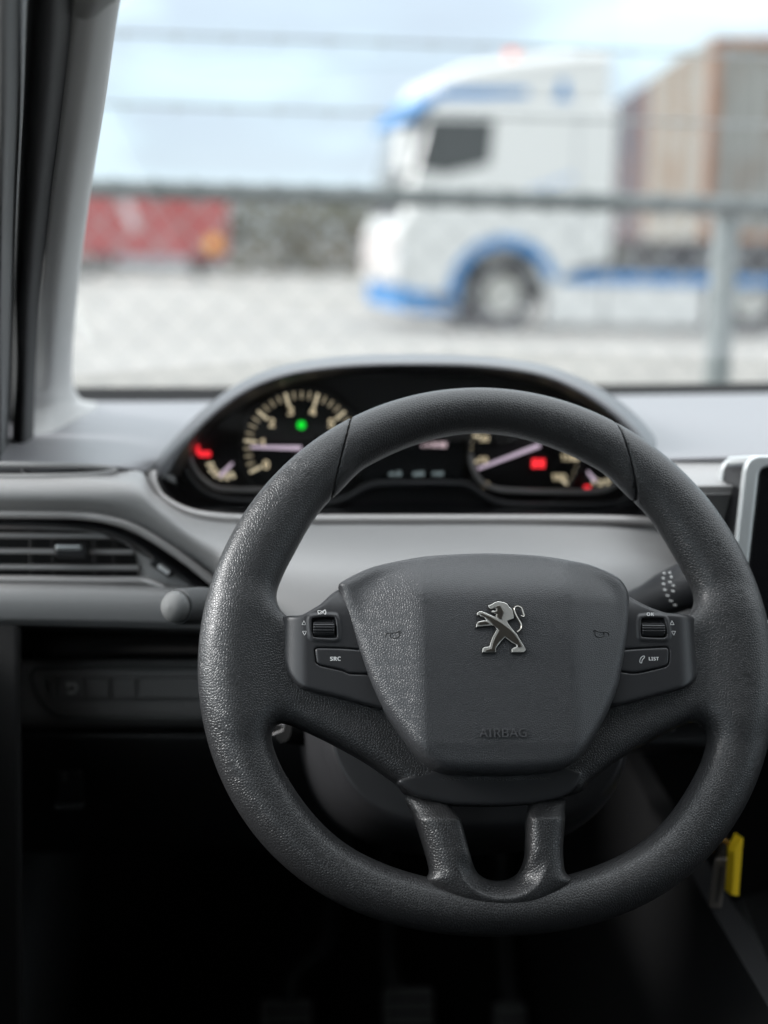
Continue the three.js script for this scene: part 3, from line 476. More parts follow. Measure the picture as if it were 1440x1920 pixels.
  part('right_dial_trim', tube(US([[882, 850, 1.25], [888, 878, 1.25], [902, 902, 1.25], [932, 917, 1.25], [1000, 921, 1.25], [1090, 922, 1.25], [1132, 918, 1.25], [1160, 903, 1.25], [1174, 880, 1.25]]), 0.0022, 80, 8), M.trimGrey, clus);
  part('lens_trim', tube(US([[340, 842, 1.235], [346, 880, 1.235], [366, 910, 1.235], [398, 930, 1.235], [440, 938, 1.235], [540, 940, 1.235], [612, 942, 1.235], [648, 934, 1.235], [690, 911, 1.235], [726, 906, 1.235], [850, 906, 1.235], [880, 911, 1.235], [915, 934, 1.235], [955, 945, 1.235], [1050, 947, 1.235], [1136, 946, 1.235], [1172, 937, 1.235], [1200, 912, 1.235]]), 0.0028, 120, 10), M.satin, clus);
  part('lower_gloss', surveyed([
    [[318, 880, 1.245], [352, 925, 1.245], [430, 942, 1.245], [600, 946, 1.245], [780, 940, 1.245], [960, 948, 1.245], [1140, 948, 1.245], [1224, 900, 1.245]],
    [[300, 892, 1.15], [326, 940, 1.15], [420, 966, 1.15], [600, 968, 1.15], [780, 968, 1.15], [960, 969, 1.15], [1140, 972, 1.15], [1250, 968, 1.15]]], 60, 8, 0.003), M.gloss, clus);
  part('lower_lip', tube(US([[286, 884, 1.146], [287, 905, 1.142], [304, 934, 1.14], [350, 959, 1.14], [410, 970, 1.138], [500, 973, 1.138], [700, 973, 1.138], [900, 973, 1.138], [1100, 974, 1.138], [1200, 977, 1.138], [1262, 982, 1.138]]), 0.0034, 100, 10), M.trimGrey, clus);
  part('lens', surveyed([mixl(1.12, 1.222, 4), [[344, 905, 1.24], [372, 926, 1.24], [420, 938, 1.24], [480, 940, 1.24], [560, 942, 1.24], [650, 938, 1.24], [770, 932, 1.24], [890, 938, 1.24], [980, 946, 1.24], [1060, 946, 1.24], [1120, 945, 1.24], [1165, 940, 1.24], [1195, 925, 1.24]]], 50, 12, 0), mat(1, 1, 1, 0.0, { transmission: 1, thickness: 0, ior: 1.45, specularIntensity: 0.5 }), clus);
}

// ------------------------------------------------------------------ touchscreen on the centre stack
{
  const A = U(1399, 864, 1.03), T = thing('touchscreen', 'black touchscreen in a pale metallic frame at the right edge of the dashboard', 'screen', A.clone());
  const wd = 0.20, hh = 0.125, dp = 0.056, y1 = A.y + 0.004, y0 = y1 - hh, x0 = A.x, zf = A.z;
  const lean = (g) => g.translate(-x0, -y1, -zf).applyMatrix4(new THREE.Matrix4().makeShear(0, 0, 0.10, 0, 0, 0)).rotateX(-0.16).translate(x0, y1, zf);
  const rr = (x, y, w, h, r) => { const s = new THREE.Shape(); s.moveTo(x + r, y); s.lineTo(x + w - r, y); s.quadraticCurveTo(x + w, y, x + w, y + r); s.lineTo(x + w, y + h - r); s.quadraticCurveTo(x + w, y + h, x + w - r, y + h); s.lineTo(x + r, y + h); s.quadraticCurveTo(x, y + h, x, y + h - r); s.lineTo(x, y + r); s.quadraticCurveTo(x, y, x + r, y); return s; };
  const fr = rr(x0, y0, wd, hh, 0.012); fr.holes.push(rr(x0 + 0.0105, y0 + 0.010, wd - 0.021, hh - 0.018, 0.007));
  const ex = (s, d, z, b) => new THREE.ExtrudeGeometry(s, { depth: d, bevelEnabled: true, bevelSize: b, bevelThickness: b, bevelOffset: -b, bevelSegments: 3, curveSegments: 10 }).translate(0, 0, z);
  part('front_frame', lean(ex(fr, 0.004, zf - 0.006, 0.002)), M.silver, T);
  const rf = rr(x0 + 0.0005, y0, wd - 0.001, hh - 0.0005, 0.012); part('rear_frame', lean(ex(rf, 0.004, zf - dp - 0.004, 0.0015)), M.silver, T);
  part('top_cap', lean(new RoundedBoxGeometry(wd - 0.01, 0.006, dp, 3, 0.002).translate(x0 + wd / 2, y1 - 0.003, zf - dp / 2 - 0.004)), M.silver, T);
  part('side_insert', lean(new RoundedBoxGeometry(wd - 0.004, hh - 0.012, dp, 3, 0.002).translate(x0 + wd / 2 + 0.0005, (y0 + y1) / 2, zf - dp / 2 - 0.004)), mat(0.008, 0.008, 0.009, 0.3, { specularIntensity: 0.4 }), T);
  part('screen', lean(new RoundedBoxGeometry(wd - 0.022, hh - 0.017, 0.004, 3, 0.0015).translate(x0 + wd / 2, (y0 + y1) / 2 + 0.001, zf - 0.004)), M.gloss, T);
}

// ------------------------------------------------------------------ stalks, column, key, pedals
{
  const end = U(326, 1138, 0.985), root = U(520, 1128, 1.085), ax = root.clone().sub(end).normalize();
  const st = thing('indicator_stalk', 'dark indicator stalk with rounded end, left of the steering wheel rim', 'stalk', end.clone());
  const at = (t) => end.clone().addScaledVector(ax, t);
  const lathe = (prof) => { const g = new THREE.LatheGeometry(prof.map((p) => new THREE.Vector2(p[1], p[0])), 36); return g.applyQuaternion(new THREE.Quaternion().setFromUnitVectors(V(0, 1, 0), ax)).translate(end.x, end.y, end.z); };
  part('barrel', lathe([[0.004, 0.0001], [0.004, 0.0112], [0.0055, 0.0116], [0.012, 0.0122], [0.03, 0.0125], [0.045, 0.0112], [0.07, 0.0085], [0.11, 0.0078], [0.11, 0.0001]]), M.dashDark, st);
  part('end_cap', lathe([[-0.006, 0.0001], [-0.0055, 0.004], [-0.0035, 0.008], [0.0, 0.0102], [0.0032, 0.0106], [0.0032, 0.0001]]), M.dashLow, st);
  const e2 = U(1352, 1072, 0.985), r2 = U(1120, 1165, 1.075), st2 = thing('wiper_stalk', 'dark wiper stalk with white printed symbols behind the right of the wheel', 'stalk', e2.clone()), ax2 = r2.clone().sub(e2).normalize();
  const lathe2 = (prof) => { const g = new THREE.LatheGeometry(prof.map((p) => new THREE.Vector2(p[1], p[0])), 36); return g.applyQuaternion(new THREE.Quaternion().setFromUnitVectors(V(0, 1, 0), ax2)).translate(e2.x, e2.y, e2.z); };
  part('barrel', lathe2([[0, 0.0001], [0.001, 0.0105], [0.004, 0.0125], [0.03, 0.0128], [0.052, 0.0118], [0.07, 0.0095], [0.11, 0.008], [0.13, 0.0001]].map(([a, b]) => [a, b * 1.28])), M.stalk, st2);
  const side = V(0, 1, 0).cross(ax2).normalize(), upv = ax2.clone().cross(side).normalize();
  if (side.z < 0) side.negate();
  const on = (t, a) => e2.clone().addScaledVector(ax2, t).addScaledVector(side, Math.cos(a) * 0.0164).addScaledVector(upv, -Math.sin(a) * 0.0164);
  const marks = []; for (let i = 0; i < 7; i++) marks.push(rod(on(0.039 - i * 0.0002, -0.85 + i * 0.26), on(0.037 - i * 0.0002, -0.78 + i * 0.26), 0.0006, 0.0006, 6));
  for (const [t, a] of [[0.033, -0.75], [0.031, -0.5], [0.0325, -0.3], [0.030, -0.1], [0.032, 0.1]]) marks.push(rod(on(t, a), on(t - 0.002, a + 0.08), 0.0006, 0.0006, 6));
  part('printed_symbols', marks, M.print, st2);

  // column shroud behind the wheel
  const C = wheel.position.clone(), n = V(0, Math.sin(TAU), Math.cos(TAU)), vy = V(0, Math.cos(TAU), -Math.sin(TAU));
  const col = thing('steering_column', 'dark steering column shroud behind and below the wheel hub', 'steering column', C.clone().addScaledVector(n, -0.1));
  const sect = (w, a, b, dy, up) => { const o = []; for (let i = 0; i <= 40; i++) { const t = i / 40 * Math.PI * 2, c = Math.cos(t), s = Math.sin(t), x = Math.sign(c) * Math.abs(c) ** 0.75 * a, y = s > 0 ? Math.abs(s) ** 0.8 * up : -(Math.abs(s) ** 0.75) * b; o.push(C.clone().addScaledVector(n, w).addScaledVector(vy, y + dy).add(V(x, 0, 0))); } return o; };
  part('shroud', panel([sect(-0.046, 0.02, 0.015, -0.02, 0.01), sect(-0.05, 0.085, 0.062, -0.02, 0.03), sect(-0.056, 0.098, 0.078, -0.02, 0.036), sect(-0.09, 0.104, 0.088, -0.018, 0.042), sect(-0.16, 0.108, 0.098, -0.01, 0.046), sect(-0.26, 0.108, 0.10, 0, 0.05)], 80, 30, 0, C.clone().addScaledVector(n, 1)), M.satin, col);
  part('shaft', rod(C.clone().addScaledVector(n, -0.016), C.clone().addScaledVector(n, -0.08), 0.03, 0.034, 30), M.black, col);
  part('adjuster_lever', [rod(U(530, 1366, 1.045), U(620, 1368, 1.07), 0.010, 0.014, 16)], mat(0.008, 0.008, 0.008, 0.8, { specularIntensity: 0.2 }), col);
  { const q = (x, y) => U(x, y, 1.032); part('lever_mark', [rod(q(518, 1357), q(532, 1358), 0.0008), rod(q(510, 1378), q(530, 1370), 0.0008), rod(q(530, 1370), q(534, 1356), 0.0008)], M.trimGrey, col); }

  // key with yellow tag
  const K = U(1350, 1600, 1.04), key = thing('ignition_key', 'worn key with brown grip hanging below the right of the wheel', 'key', K.clone());
  const kb = U(1346, 1655, 1.04); part('grip', new RoundedBoxGeometry(0.0098, 0.040, 0.006, 4, 0.0028).rotateZ(-0.07).translate(kb.x, kb.y, kb.z), mat(0.13, 0.115, 0.10, 0.5), key);
  part('grip_inlay', new RoundedBoxGeometry(0.0034, 0.028, 0.0016, 3, 0.0008).rotateZ(-0.07).translate(kb.x - 0.0002, kb.y, kb.z + 0.0031), mat(0.05, 0.045, 0.042, 0.6), key);
  part('shank', rod(U(1352, 1608, 1.045), U(1356, 1560, 1.10), 0.003, 0.003, 10), M.chromeDark, key);
  const kt = U(1369, 1617, 1.035), tagO = thing('key_tag', 'bright yellow plastic tag hanging beside the ignition key', 'key tag', kt.clone());
  part('tag_plate', slab([[-0.0032, -0.021], [0.0028, -0.0225], [0.0034, 0.022], [0.0022, 0.023], [-0.0034, 0.012]], 0.010, 0, 0.0006).rotateY(0.25).translate(kt.x, kt.y, kt.z), mat(0.85, 0.58, 0.015, 0.5), tagO);
  part('tag_loop', tube([kt.clone().add(V(-0.002, 0.014, 0)), kt.clone().add(V(-0.006, 0.017, 0)), kt.clone().add(V(-0.011, 0.012, -0.004)), kt.clone().add(V(-0.013, 0.006, -0.006))], 0.0016, 16, 8), mat(0.28, 0.15, 0.02, 0.5), tagO);

  // pedals
  const ped = (name, label, x, y, w, h, arm) => { const c = U(x, y, 1.62), p = thing(name, label, 'pedal', c.clone()), wm = w * 1.62 / FPX, hm = h * 1.62 / FPX;
    part('pad', new RoundedBoxGeometry(wm, hm, 0.02, 4, 0.006).rotateX(-0.5).translate(c.x, c.y, c.z), M.dashLow, p);
    for (let i = 0; i < 4; i++) part('rib', new RoundedBoxGeometry(wm * 0.82, 0.004, 0.004, 2, 0.001).translate(0, (i - 1.5) * hm * 0.2, 0.0105).rotateX(-0.5).translate(c.x, c.y, c.z), M.rubber, p);
    part('arm', tube(arm.map((a) => U(...a)), 0.0105, 30, 10), M.dashDark, p); };
  ped('clutch_pedal', 'clutch pedal with wide curved arm, leftmost of the three in the footwell', 536, 1935, 108, 130, [[542, 1880, 1.63], [548, 1840, 1.64], [570, 1810, 1.66], [610, 1775, 1.68], [625, 1690, 1.74], [630, 1560, 1.8]]);
  ped('brake_pedal', 'brake pedal on thin arm in the middle of the footwell', 766, 1912, 106, 130, [[742, 1860, 1.63], [732, 1820, 1.65], [728, 1770, 1.68], [726, 1700, 1.72], [724, 1560, 1.8]]);
  ped('accelerator_pedal', 'narrow accelerator pedal at the right of the footwell', 958, 1960, 70, 170, [[958, 1900, 1.64], [950, 1800, 1.70], [944, 1700, 1.76], [940, 1560, 1.8]]);
}

// ------------------------------------------------------------------ car body: pillar, doors, roof, floor, glass (closed so that daylight enters only through the windows)
const car = thing('cabin', 'car cabin with pale windscreen pillar, dark door seal and windscreen', 'car', V(0.5, 0, 0.2));
{
  part('pillar_trim', surveyed([
    [[40, -430, 0.60], [70, -430, 0.595], [190, -430, 0.60], [320, -430, 0.63], [340, -430, 0.68]],
    [[96, -160, 0.72], [120, -160, 0.715], [190, -160, 0.72], [262, -160, 0.75], [270, -160, 0.80]],
    [[132, 0, 0.80], [150, 0, 0.795], [186, 0, 0.80], [222, 0, 0.83], [226, 0, 0.88]],
    [[112, 200, 0.91], [128, 200, 0.905], [160, 200, 0.91], [192, 200, 0.945], [196, 200, 1.0]],
    [[90, 375, 1.02], [104, 375, 1.015], [134, 375, 1.02], [163, 375, 1.06], [168, 375, 1.12]],
    [[70, 560, 1.15], [82, 560, 1.145], [112, 560, 1.15], [140, 560, 1.20], [145, 560, 1.26]],
    [[60, 700, 1.27], [70, 700, 1.265], [100, 700, 1.27], [128, 700, 1.34], [136, 700, 1.42]],
    [[57, 745, 1.29], [68, 745, 1.285], [104, 745, 1.31], [136, 746, 1.40], [150, 747, 1.48]],
    [[55, 775, 1.30], [66, 775, 1.295], [106, 775, 1.32], [146, 770, 1.42], [182, 760, 1.52]],
    [[54, 830, 1.29], [64, 830, 1.285], [92, 830, 1.29], [116, 830, 1.32], [138, 824, 1.36]],
    [[54, 884, 1.25], [64, 884, 1.245], [84, 884, 1.25], [94, 884, 1.26], [100, 884, 1.27]]], 30, 80, 0.004), M.pillar, car);
  part('pillar_fabric', surveyed([[[150, -90, 0.735], [200, -90, 0.75], [240, -90, 0.79]], [[140, 0, 0.79], [182, 2, 0.794], [216, 0, 0.82]], [[140, 32, 0.806], [170, 36, 0.808], [206, 12, 0.832]]], 14, 14, 0.003), mat(0.32, 0.32, 0.31, 0.95, { bumpMap: scaled(texFine, 1 / 0.03), bumpScale: 0.0003 }), car);
  const seal = (name, l, r, d, m, ret = 0.03) => part(name, surveyed(l.map((a, i) => { const b = r[i], z = d[i]; return [[a[0], a[1], z + 0.02], [lerp(a[0], b[0], 0.2), a[1], z], [lerp(a[0], b[0], 0.6), a[1], z - 0.004], [b[0], b[1], z + ret]]; }), 16, 40, 0.004), m, car);
  const ys = [-160, 0, 200, 375, 560, 720, 884];
  const zip = (xs) => xs.map((x, i) => [x, ys[i]]);
  seal('door_seal', zip([62, 52, 44, 36, 28, 24, 20]), zip([134, 138, 118, 96, 75, 66, 62]), [0.69, 0.77, 0.88, 0.99, 1.11, 1.22, 1.24], M.rubber);
  seal('door_frame', zip([-40, -34, -30, -28, -26, -24, -24]), zip([60, 50, 44, 34, 26, 20, 16]), [0.64, 0.70, 0.80, 0.90, 1.0, 1.10, 1.16], M.dashDark, 0.13);
  part('door_edge', surveyed([[[-120, 1172, 1.06], [10, 1172, 1.05], [36, 1176, 1.06], [40, 1180, 1.14]], [[-120, 1370, 1.02], [10, 1370, 1.01], [36, 1370, 1.02], [40, 1370, 1.12]], [[-120, 1960, 0.96], [14, 1960, 0.95], [42, 1960, 0.96], [46, 1960, 1.05]]], 12, 30, 0.004), mat(0.006, 0.006, 0.006, 0.9, { specularIntensity: 0.3 }), car);
  part('door_frame_core', surveyed([[[-30, -200, 0.86], [60, -200, 0.86], [150, -200, 0.86]], [[-24, 200, 1.02], [40, 200, 1.02], [118, 200, 1.02]], [[-20, 560, 1.24], [20, 560, 1.24], [80, 560, 1.24]], [[-20, 900, 1.46], [10, 900, 1.46], [62, 900, 1.46]]], 8, 24, 0.01), M.black, car);
  // windscreen with its black printed border and the cowl behind
  const Q = (x, y, d) => U(x, y, d);
  part('windscreen', panel([[Q(40, 746, 1.61), Q(760, 744, 1.66), Q(1640, 738, 1.64)], [Q(190, 60, 0.90), Q(760, 40, 0.93), Q(1740, 20, 0.93)], [V(-0.14, 1.40, -0.70), V(0.45, 1.41, -0.72), V(1.12, 1.40, -0.70)]], 24, 24, 0), M.glass, car);
  part('windscreen_border', panel([[Q(20, 726, 1.612), Q(760, 725, 1.662), Q(1640, 714, 1.642)], [Q(20, 757, 1.60), Q(760, 757, 1.65), Q(1640, 745, 1.63)]], 24, 3, 0.002), M.black, car);
  part('bonnet', panel([[V(-0.25, 1.00, -1.67), V(0.5, 1.005, -1.72), V(1.25, 1.00, -1.67)], [V(-0.25, 0.96, -2.0), V(0.5, 0.985, -2.0), V(1.25, 0.96, -2.0)], [V(-0.2, 0.84, -2.4), V(0.5, 0.87, -2.45), V(1.2, 0.84, -2.4)], [V(-0.15, 0.6, -2.6), V(0.5, 0.6, -2.68), V(1.15, 0.6, -2.6)]], 30, 30, 0.004, V(0.5, 3, -2)), mat(0.03, 0.032, 0.035, 0.3, { clearcoat: 1, clearcoatRoughness: 0.05 }), car);
  part('bulkhead', box(-0.3, 1.3, 0.16, 1.0, -1.9, -1.82), M.carpet, car);
  part('cowl_shelf', box(-0.3, 1.3, 0.955, 0.985, -1.86, -1.45), M.black, car);
  part('floor', box(-0.3, 1.3, 0.14, 0.2, -1.86, 2.0), M.carpet, car);
  part('roof', box(-0.18, 1.16, 1.41, 1.46, -0.74, 2.0, 0.02), M.head, car);
  for (const s of [0, 1]) {
    const X = (a, b) => s ? [1 - b, 1 - a] : [a, b];                       // the right side mirrors the left about the car's centre line (x = 0.5)
    part('door_card', box(...X(-0.30, -0.20), 0.16, 0.93, -1.84, 1.2, 0.02), M.dashDark, car);
    part('rear_quarter', box(...X(-0.30, -0.20), 0.16, 0.98, 1.2, 2.0), M.dashDark, car);
    part('roof_rail', box(...X(-0.24, -0.15), 1.36, 1.44, -0.74, 2.0, 0.02), M.dashDark, car);
    part('centre_pillar', box(...X(-0.26, -0.19), 0.9, 1.4, 0.42, 0.56, 0.02), M.head, car);
    part('rear_pillar', box(...X(-0.26, -0.17), 0.95, 1.4, 1.45, 2.0, 0.02), M.head, car);
    part('side_window', box(...X(-0.245, -0.2448), 0.92, 1.37, -1.0, 0.48), M.glass, car);
    part('rear_side_window', box(...X(-0.245, -0.2448), 0.92, 1.37, 0.5, 1.47), M.tinted, car);
  }
  part('right_pillar', rod(V(1.2, 0.98, -1.62), V(1.10, 1.42, -0.70), 0.05, 0.05, 16), M.pillar, car);
  part('outer_pillar', panel([[V(-0.30, 1.0, -1.62), V(-0.215, 1.0, -1.56)], [V(-0.20, 1.42, -0.72), V(-0.14, 1.42, -0.70)]], 4, 12, 0.01, V(-2, 1.2, -1)), M.dashDark, car);
  part('tailgate', box(-0.3, 1.3, 0.16, 1.02, 1.96, 2.04), M.dashDark, car);
  part('rear_window', box(-0.15, 1.15, 1.02, 1.40, 1.99, 1.9902), M.tinted, car);
  part('console_side', surveyed([[[1376, 1690, 1.18], [1440, 1846, 1.02], [1500, 2000, 0.9]], [[1390, 1684, 1.18], [1458, 1846, 1.02], [1524, 2000, 0.9]]], 20, 6, 0.01), M.dashDark, car);
  part('console_top', surveyed([[[1390, 1684, 1.19], [1458, 1846, 1.03], [1524, 2000, 0.91]], [[1470, 1660, 1.3], [1620, 1820, 1.1], [1800, 2000, 0.95]]], 20, 6, 0.01), mat(0.008, 0.008, 0.008, 0.9, { specularIntensity: 0.3 }), car);
  part('console_wall', panel([[V(0.36, 0.75, -1.85), V(0.36, 0.70, -1.2), V(0.36, 0.6, 0.2)], [V(0.34, 0.2, -1.85), V(0.34, 0.2, -1.2), V(0.34, 0.2, 0.2)]], 10, 6, 0.02), M.carpet, car);
}

function seat(name, label, x) { // front seats added out of view to shade the cabin from the rear windows
  const S = thing(name, label, 'car seat', V(x, 0.2, 0.3), 'front seats'), fab = mat(0.03, 0.03, 0.032, 0.95);
  part('base', new RoundedBoxGeometry(0.50, 0.20, 0.52, 4, 0.07).translate(x, 0.45, 0.10), fab, S);
  part('backrest', new RoundedBoxGeometry(0.50, 0.62, 0.14, 4, 0.06).rotateX(-0.32).translate(x, 0.82, 0.46), fab, S);
  part('headrest', new RoundedBoxGeometry(0.27, 0.19, 0.10, 4, 0.045).rotateX(-0.25).translate(x, 1.22, 0.58), fab, S);
  for (const k of [-0.06, 0.06]) part('headrest_post', rod(V(x + k, 1.05, 0.54), V(x + k, 1.2, 0.57), 0.006), M.chromeSatin, S);
  part('runner', box(x - 0.2, x + 0.2, 0.2, 0.36, -0.1, 0.32), M.black, S);
}
seat('added_front_seat', 'unseen black fabric driver seat added to shade the cabin', wheel.position.x);
seat('added_front_seat', 'unseen black fabric passenger seat added to shade the cabin', 1 - wheel.position.x);
{ const S = thing('added_rear_bench', 'unseen black fabric rear bench seat added for shade', 'car seat', V(0.5, 0.2, 1.4)), fab = mat(0.03, 0.03, 0.032, 0.95);  // unseen bench, added to hold back light from the rear windows
  part('base', new RoundedBoxGeometry(1.3, 0.2, 0.5, 4, 0.07).translate(0.5, 0.46, 1.25), fab, S); part('backrest', new RoundedBoxGeometry(1.3, 0.64, 0.16, 4, 0.06).rotateX(-0.3).translate(0.5, 0.80, 1.62), fab, S); part('plinth', box(-0.1, 1.1, 0.2, 0.37, 1.05, 1.5), M.black, S); }

// ------------------------------------------------------------------ outside: yard, fence, lorry, containers, trailer, hedge
const groundAt = (px, py) => { const a = U(px, py, 1).sub(camera.position); return camera.position.clone().addScaledVector(a, -camera.position.y / a.y); };
{
  const tc = dataTex(512, (u, v) => { const a = fbm(u * 9, v * 9, 3.3, 5), b = vnoise(u * 160, v * 160, 7); const k = 0.86 + 0.22 * (a - 0.5) + 0.10 * (b - 0.5); return [k, k * 0.99, k * 0.965]; }, true);
  tc.wrapS = tc.wrapT = THREE.MirroredRepeatWrapping;
  const g = new THREE.PlaneGeometry(600, 600, 1, 1).rotateX(-Math.PI / 2); const uv = g.attributes.uv; for (let i = 0; i < uv.count; i++) uv.setXY(i, uv.getX(i) * 600 / 7, uv.getY(i) * 600 / 7);
  const ground = part('ground', g, mat(0.37, 0.366, 0.356, 0.9, { map: tc })); tag(ground, 'pale concrete yard', null, null, 'structure');
}
{ // chain-link fence
  const D = 3.4, z0 = -D, ry = U(720, 368, D).y, galv = mat(0.34, 0.355, 0.35, 0.5, { metalness: 0.2 }), rust = mat(0.11, 0.125, 0.12, 0.6, { metalness: 0.2 }), postM = mat(0.22, 0.245, 0.24, 0.6, { metalness: 0.2 });
  const fence = thing('chain_link_fence', 'galvanised chain-link fence with top rail and barbed wire in front of the car', 'fence', V(0.3, 0, z0));
  const x0 = -2.2, x1 = 3.2, px = U(1366, 540, D).x;
  part('top_rail', rod(V(x0, ry, z0), V(x1, ry, z0), 0.020, 0.020, 16), rust, fence);
  for (const [x, h] of [[px, ry - 0.015], [px - 2.6, ry + 0.42], [px + 1.6, ry + 0.42]]) { const p = part('post', rod(V(x, -0.02, z0 - 0.045), V(x, h, z0 - 0.045), 0.030, 0.030, 20), postM, fence); part('post_cap', new THREE.SphereGeometry(0.032, 20, 10, 0, 7, 0, 1.6).scale(1, 0.6, 1).translate(x, h, z0 - 0.045), postM, p); part('clamp', new THREE.TorusGeometry(0.033, 0.006, 8, 24).rotateX(Math.PI / 2).translate(x, ry - 0.02, z0 - 0.045), galv, p); }
  const wires = [], pitch = 0.085, r = 0.0013, rows = Math.ceil((ry + 0.012) / (pitch / 2));
  const seg = new THREE.CylinderGeometry(r, r, Math.hypot(pitch / 2, pitch / 2), 5, 1, true); const segs = [seg.clone().rotateZ(Math.PI / 4), seg.clone().rotateZ(-Math.PI / 4)].map((s) => s.toNonIndexed());
  for (let x = x0, c = 0; x < x1; x += pitch / 2, c++) for (let j = 0; j < rows; j++) { const s = (j + c) % 2; wires.push(segs[s].clone().translate(x + pitch / 4, ry + 0.012 - (j + 0.5) * pitch / 2, z0 + 0.021 + (s ? 0.0015 : -0.0015))); }
  const net = part('wire_mesh', mergeGeometries(wires), galv, fence); net.userData.kind = 'stuff';
  for (let x = x0 + 0.03; x < x1; x += pitch) part('wire_tie', new THREE.TorusGeometry(0.0225, 0.004, 5, 14).rotateY(Math.PI / 2 + 0.3).translate(x, ry, z0), rust, fence);
  for (const py of [210, 76]) { const y = U(720, py, D).y, b = part('barbed_wire', [rod(V(x0, y, z0 - 0.045), V(x1, y, z0 - 0.045), 0.0022, 0.0022, 6), rod(V(x0, y + 0.003, z0 - 0.043), V(x1, y + 0.003, z0 - 0.043), 0.0022, 0.0022, 6)], galv, fence);
    const barbs = []; for (let x = x0 + 0.05; x < x1; x += 0.11) { barbs.push(rod(V(x - 0.004, y - 0.014, z0 - 0.05), V(x + 0.004, y + 0.016, z0 - 0.036), 0.0015, 0.0006, 5), rod(V(x + 0.006, y - 0.012, z0 - 0.036), V(x - 0.002, y + 0.017, z0 - 0.052), 0.0015, 0.0006, 5)); }
    part('barbs', barbs, galv, b); }
}
const white = mat(0.60, 0.60, 0.58, 0.35, { clearcoat: 0.5, clearcoatRoughness: 0.1 }), blue = mat(0.008, 0.17, 0.42, 0.45), tyreM = mat(0.02, 0.02, 0.021, 0.8), steelM = mat(0.55, 0.54, 0.50, 0.4, { metalness: 0.6 }), frameM = mat(0.03, 0.032, 0.036, 0.6), darkGlass = mat(0.03, 0.033, 0.03, 0.08);
function roadWheel(parent, x, r, z, w, rimMat = steelM) {
  const prof = [[r * 0.55, -w / 2], [r * 0.93, -w / 2], [r * 0.985, -w / 2 + 0.02], [r, -w / 2 + 0.05], [r, w / 2 - 0.05], [r * 0.985, w / 2 - 0.02], [r * 0.93, w / 2], [r * 0.55, w / 2], [r * 0.55, -w / 2]];
  const t = part('tyre', new THREE.LatheGeometry(prof.map((p) => new THREE.Vector2(...p)), 48).rotateX(Math.PI / 2).translate(x, r, z), tyreM, parent, false);
  const rp = [[0.001, -0.02], [r * 0.14, -0.02], [r * 0.2, 0.0], [r * 0.22, -0.05], [r * 0.42, -0.09], [r * 0.5, -0.02], [r * 0.555, 0.03], [r * 0.56, -w / 2], [0.001, -w / 2]];
  part('rim', new THREE.LatheGeometry(rp.map((p) => new THREE.Vector2(...p)), 40).rotateX(Math.PI / 2).translate(x, r, z + w / 2 - 0.03), rimMat, t, false);
  const nuts = []; for (let i = 0; i < 10; i++) { const a = i / 10 * 6.283; nuts.push(new THREE.CylinderGeometry(0.018, 0.018, 0.03, 6).rotateX(Math.PI / 2).translate(x + Math.cos(a) * r * 0.3, r + Math.sin(a) * r * 0.3, z + w / 2 - 0.07)); }
  part('wheel_nuts', nuts, steelM, t, false);
}
